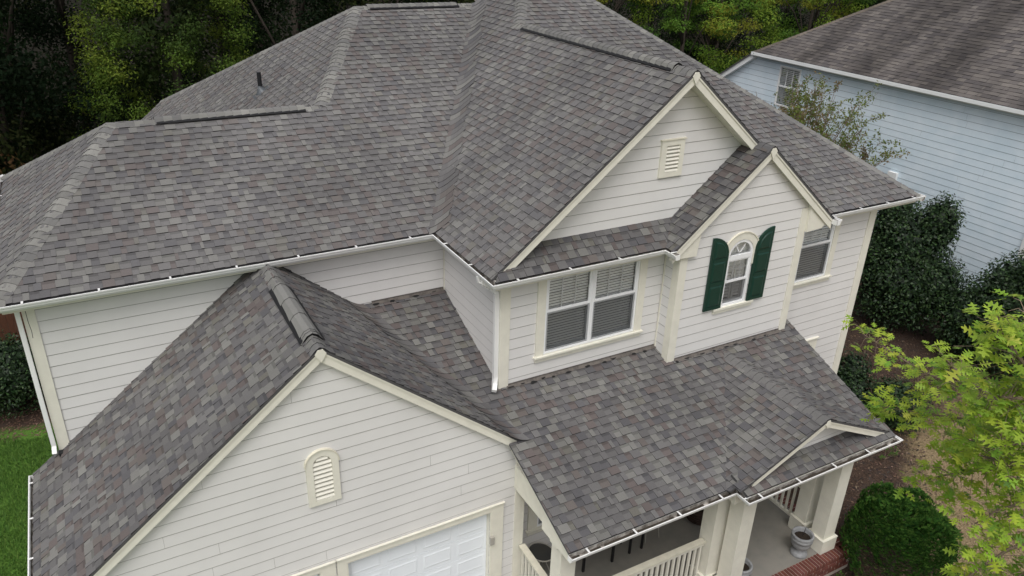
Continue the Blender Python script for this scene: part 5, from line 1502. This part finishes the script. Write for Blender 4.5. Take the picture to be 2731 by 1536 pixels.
def dry_reg(r):
    x = r.uniform(7.5, 18); y = r.uniform(-7, -.6)
    u = x - y - 13.6 + .5 * sin(3 * x + 2 * y)
    if u < -.2 or r.random() < .25: return None, None
    return x, y
blades('dry_grass', dry_reg, 26000, .06, [(.26, .20, .12), (.20, .155, .09), (.30, .25, .16), (.12, .13, .045), (.16, .12, .07)], 'thin dry grass beyond the mulch bed', 'grass', 3, .005)
r = random.Random(8); mb = MB()
for _ in range(15000):
    x = r.uniform(6.3, 16); y = r.uniform(-6.5, 3); u = x - y - 13.6
    if u > .6 and y < -2.2 and r.random() < .9: continue
    if x < 9.1 and y > -1.7: continue
    an = r.uniform(0, 2 * pi); L = r.uniform(.02, .07); W_ = r.uniform(.006, .018); d = Vector((cos(an), sin(an), r.uniform(-.25, .35))); s = Vector((-sin(an), cos(an), r.uniform(-.3, .3))) * W_
    c = Vector((x, y, GZ + r.uniform(.006, .03))); k = r.choice([(.075, .046, .035), (.046, .031, .024), (.115, .075, .055), (.03, .023, .02), (.18, .125, .09), (.062, .05, .044)])
    mb.face([c - d * L * .5 - s, c + d * L * .5 - s, c + d * L * .5 + s, c - d * L * .5 + s], 0, jitter(k, r))
for _ in range(2500):
    x = r.uniform(-9.5, -6.1); y = r.uniform(6.6, 10); an = r.uniform(0, 2 * pi); L = r.uniform(.03, .08); d = Vector((cos(an), sin(an), .1)); s = Vector((-sin(an), cos(an), .1)) * .012; c = Vector((x, y, GZ + .015))
    mb.face([c - d * L * .5 - s, c + d * L * .5 - s, c + d * L * .5 + s, c - d * L * .5 + s], 0, jitter(r.choice([(.07, .04, .03), (.12, .07, .05), (.17, .11, .08)]), r))
mb.build('mulch_chips', 'chip', label='bark mulch chips strewn over the beds', cat='mulch', kind='stuff')
# pale rock on the dry grass
r = random.Random(3); t = MB(); n1, n2 = 7, 5; V = []; F = []
for i in range(n2 + 1):
    for j in range(n1):
        a = pi * i / n2; b = 2 * pi * j / n1; k = 1 + .18 * sin(3 * b + i); V.append((8.87 + .10 * sin(a) * cos(b) * k, -5.34 + .055 * sin(a) * sin(b) * k, GZ + .03 + .04 * cos(a)))
for i in range(n2):
    for j in range(n1): F.append((i * n1 + j, i * n1 + (j + 1) % n1, (i + 1) * n1 + (j + 1) % n1, (i + 1) * n1 + j))
t.faces(V, F); t.build('rock', 'rock', label='small pale rock lying on the dry grass', cat='rock')
# seedlings
def seedling(x, y, label, seed):
    r = random.Random(seed); t = thing('seedling', (x, y, GZ), label, 'plant', None); sm = MB(); lm = MB()
    for k in range(5):
        an = r.uniform(0, 6.3); e = Vector((x + .22 * cos(an), y + .22 * sin(an), GZ + r.uniform(.12, .38))); sm.tube([(x, y, GZ), e], [.006, .002], 4)
        for _ in range(12):
            q = Vector((x, y, GZ + .05)).lerp(e, r.uniform(.4, 1)); nn = (rdir(r) + Vector((0, 0, 1))).normalized(); d = rdir(r); d = d - nn * d.dot(nn)
            leaf_quad(lm, q, d.normalized(), nn, .07, .035, jitter((.07, .13, .03), r))
    sm.build('stem', 'bark_pale', t); lm.build('leaves', 'leaf', t)
seedling(10.0, -2.87, 'small green seedling in the mulch below the porch gutter corner', 1)
seedling(6.15, -5.05, 'small weed at the foot of the brick porch edge', 2)
# plank fence at the far left
t = thing('plank_fence', (-10, 9.9, GZ), 'red brown plank fence behind the left bush', 'fence')
r = random.Random(6); x = -16.0
while x < -6.4:
    mb = MB(); hz = 1.85 + r.uniform(-.015, .015); mb.prism_y([(x, GZ), (x + .138, GZ), (x + .138, GZ + hz - .05), (x + .10, GZ + hz), (x + .038, GZ + hz), (x, GZ + hz - .05)], 9.9, 9.92); mb.build('plank', 'fence', t); x += .146
for z in (.4, 1.4):
    mb = MB(); mb.box(-16, -6.4, 9.922, 9.96, GZ + z, GZ + z + .09); mb.build('rail', 'fence', t)
# dark crate like utility box by the blue house
t = thing('utility_box', (17.0, -.75, GZ), 'dark grey utility box half hidden by the holly and oak leaves', 'box')
mb = MB(); mb.box(16.75, 17.25, -1.05, -.5, GZ, GZ + .5); mb.build('body', 'dark_grey', t)
mb = MB(); mb.box(16.72, 17.28, -1.08, -.47, GZ + .501, GZ + .54); mb.build('lid', 'dark_grey', t)
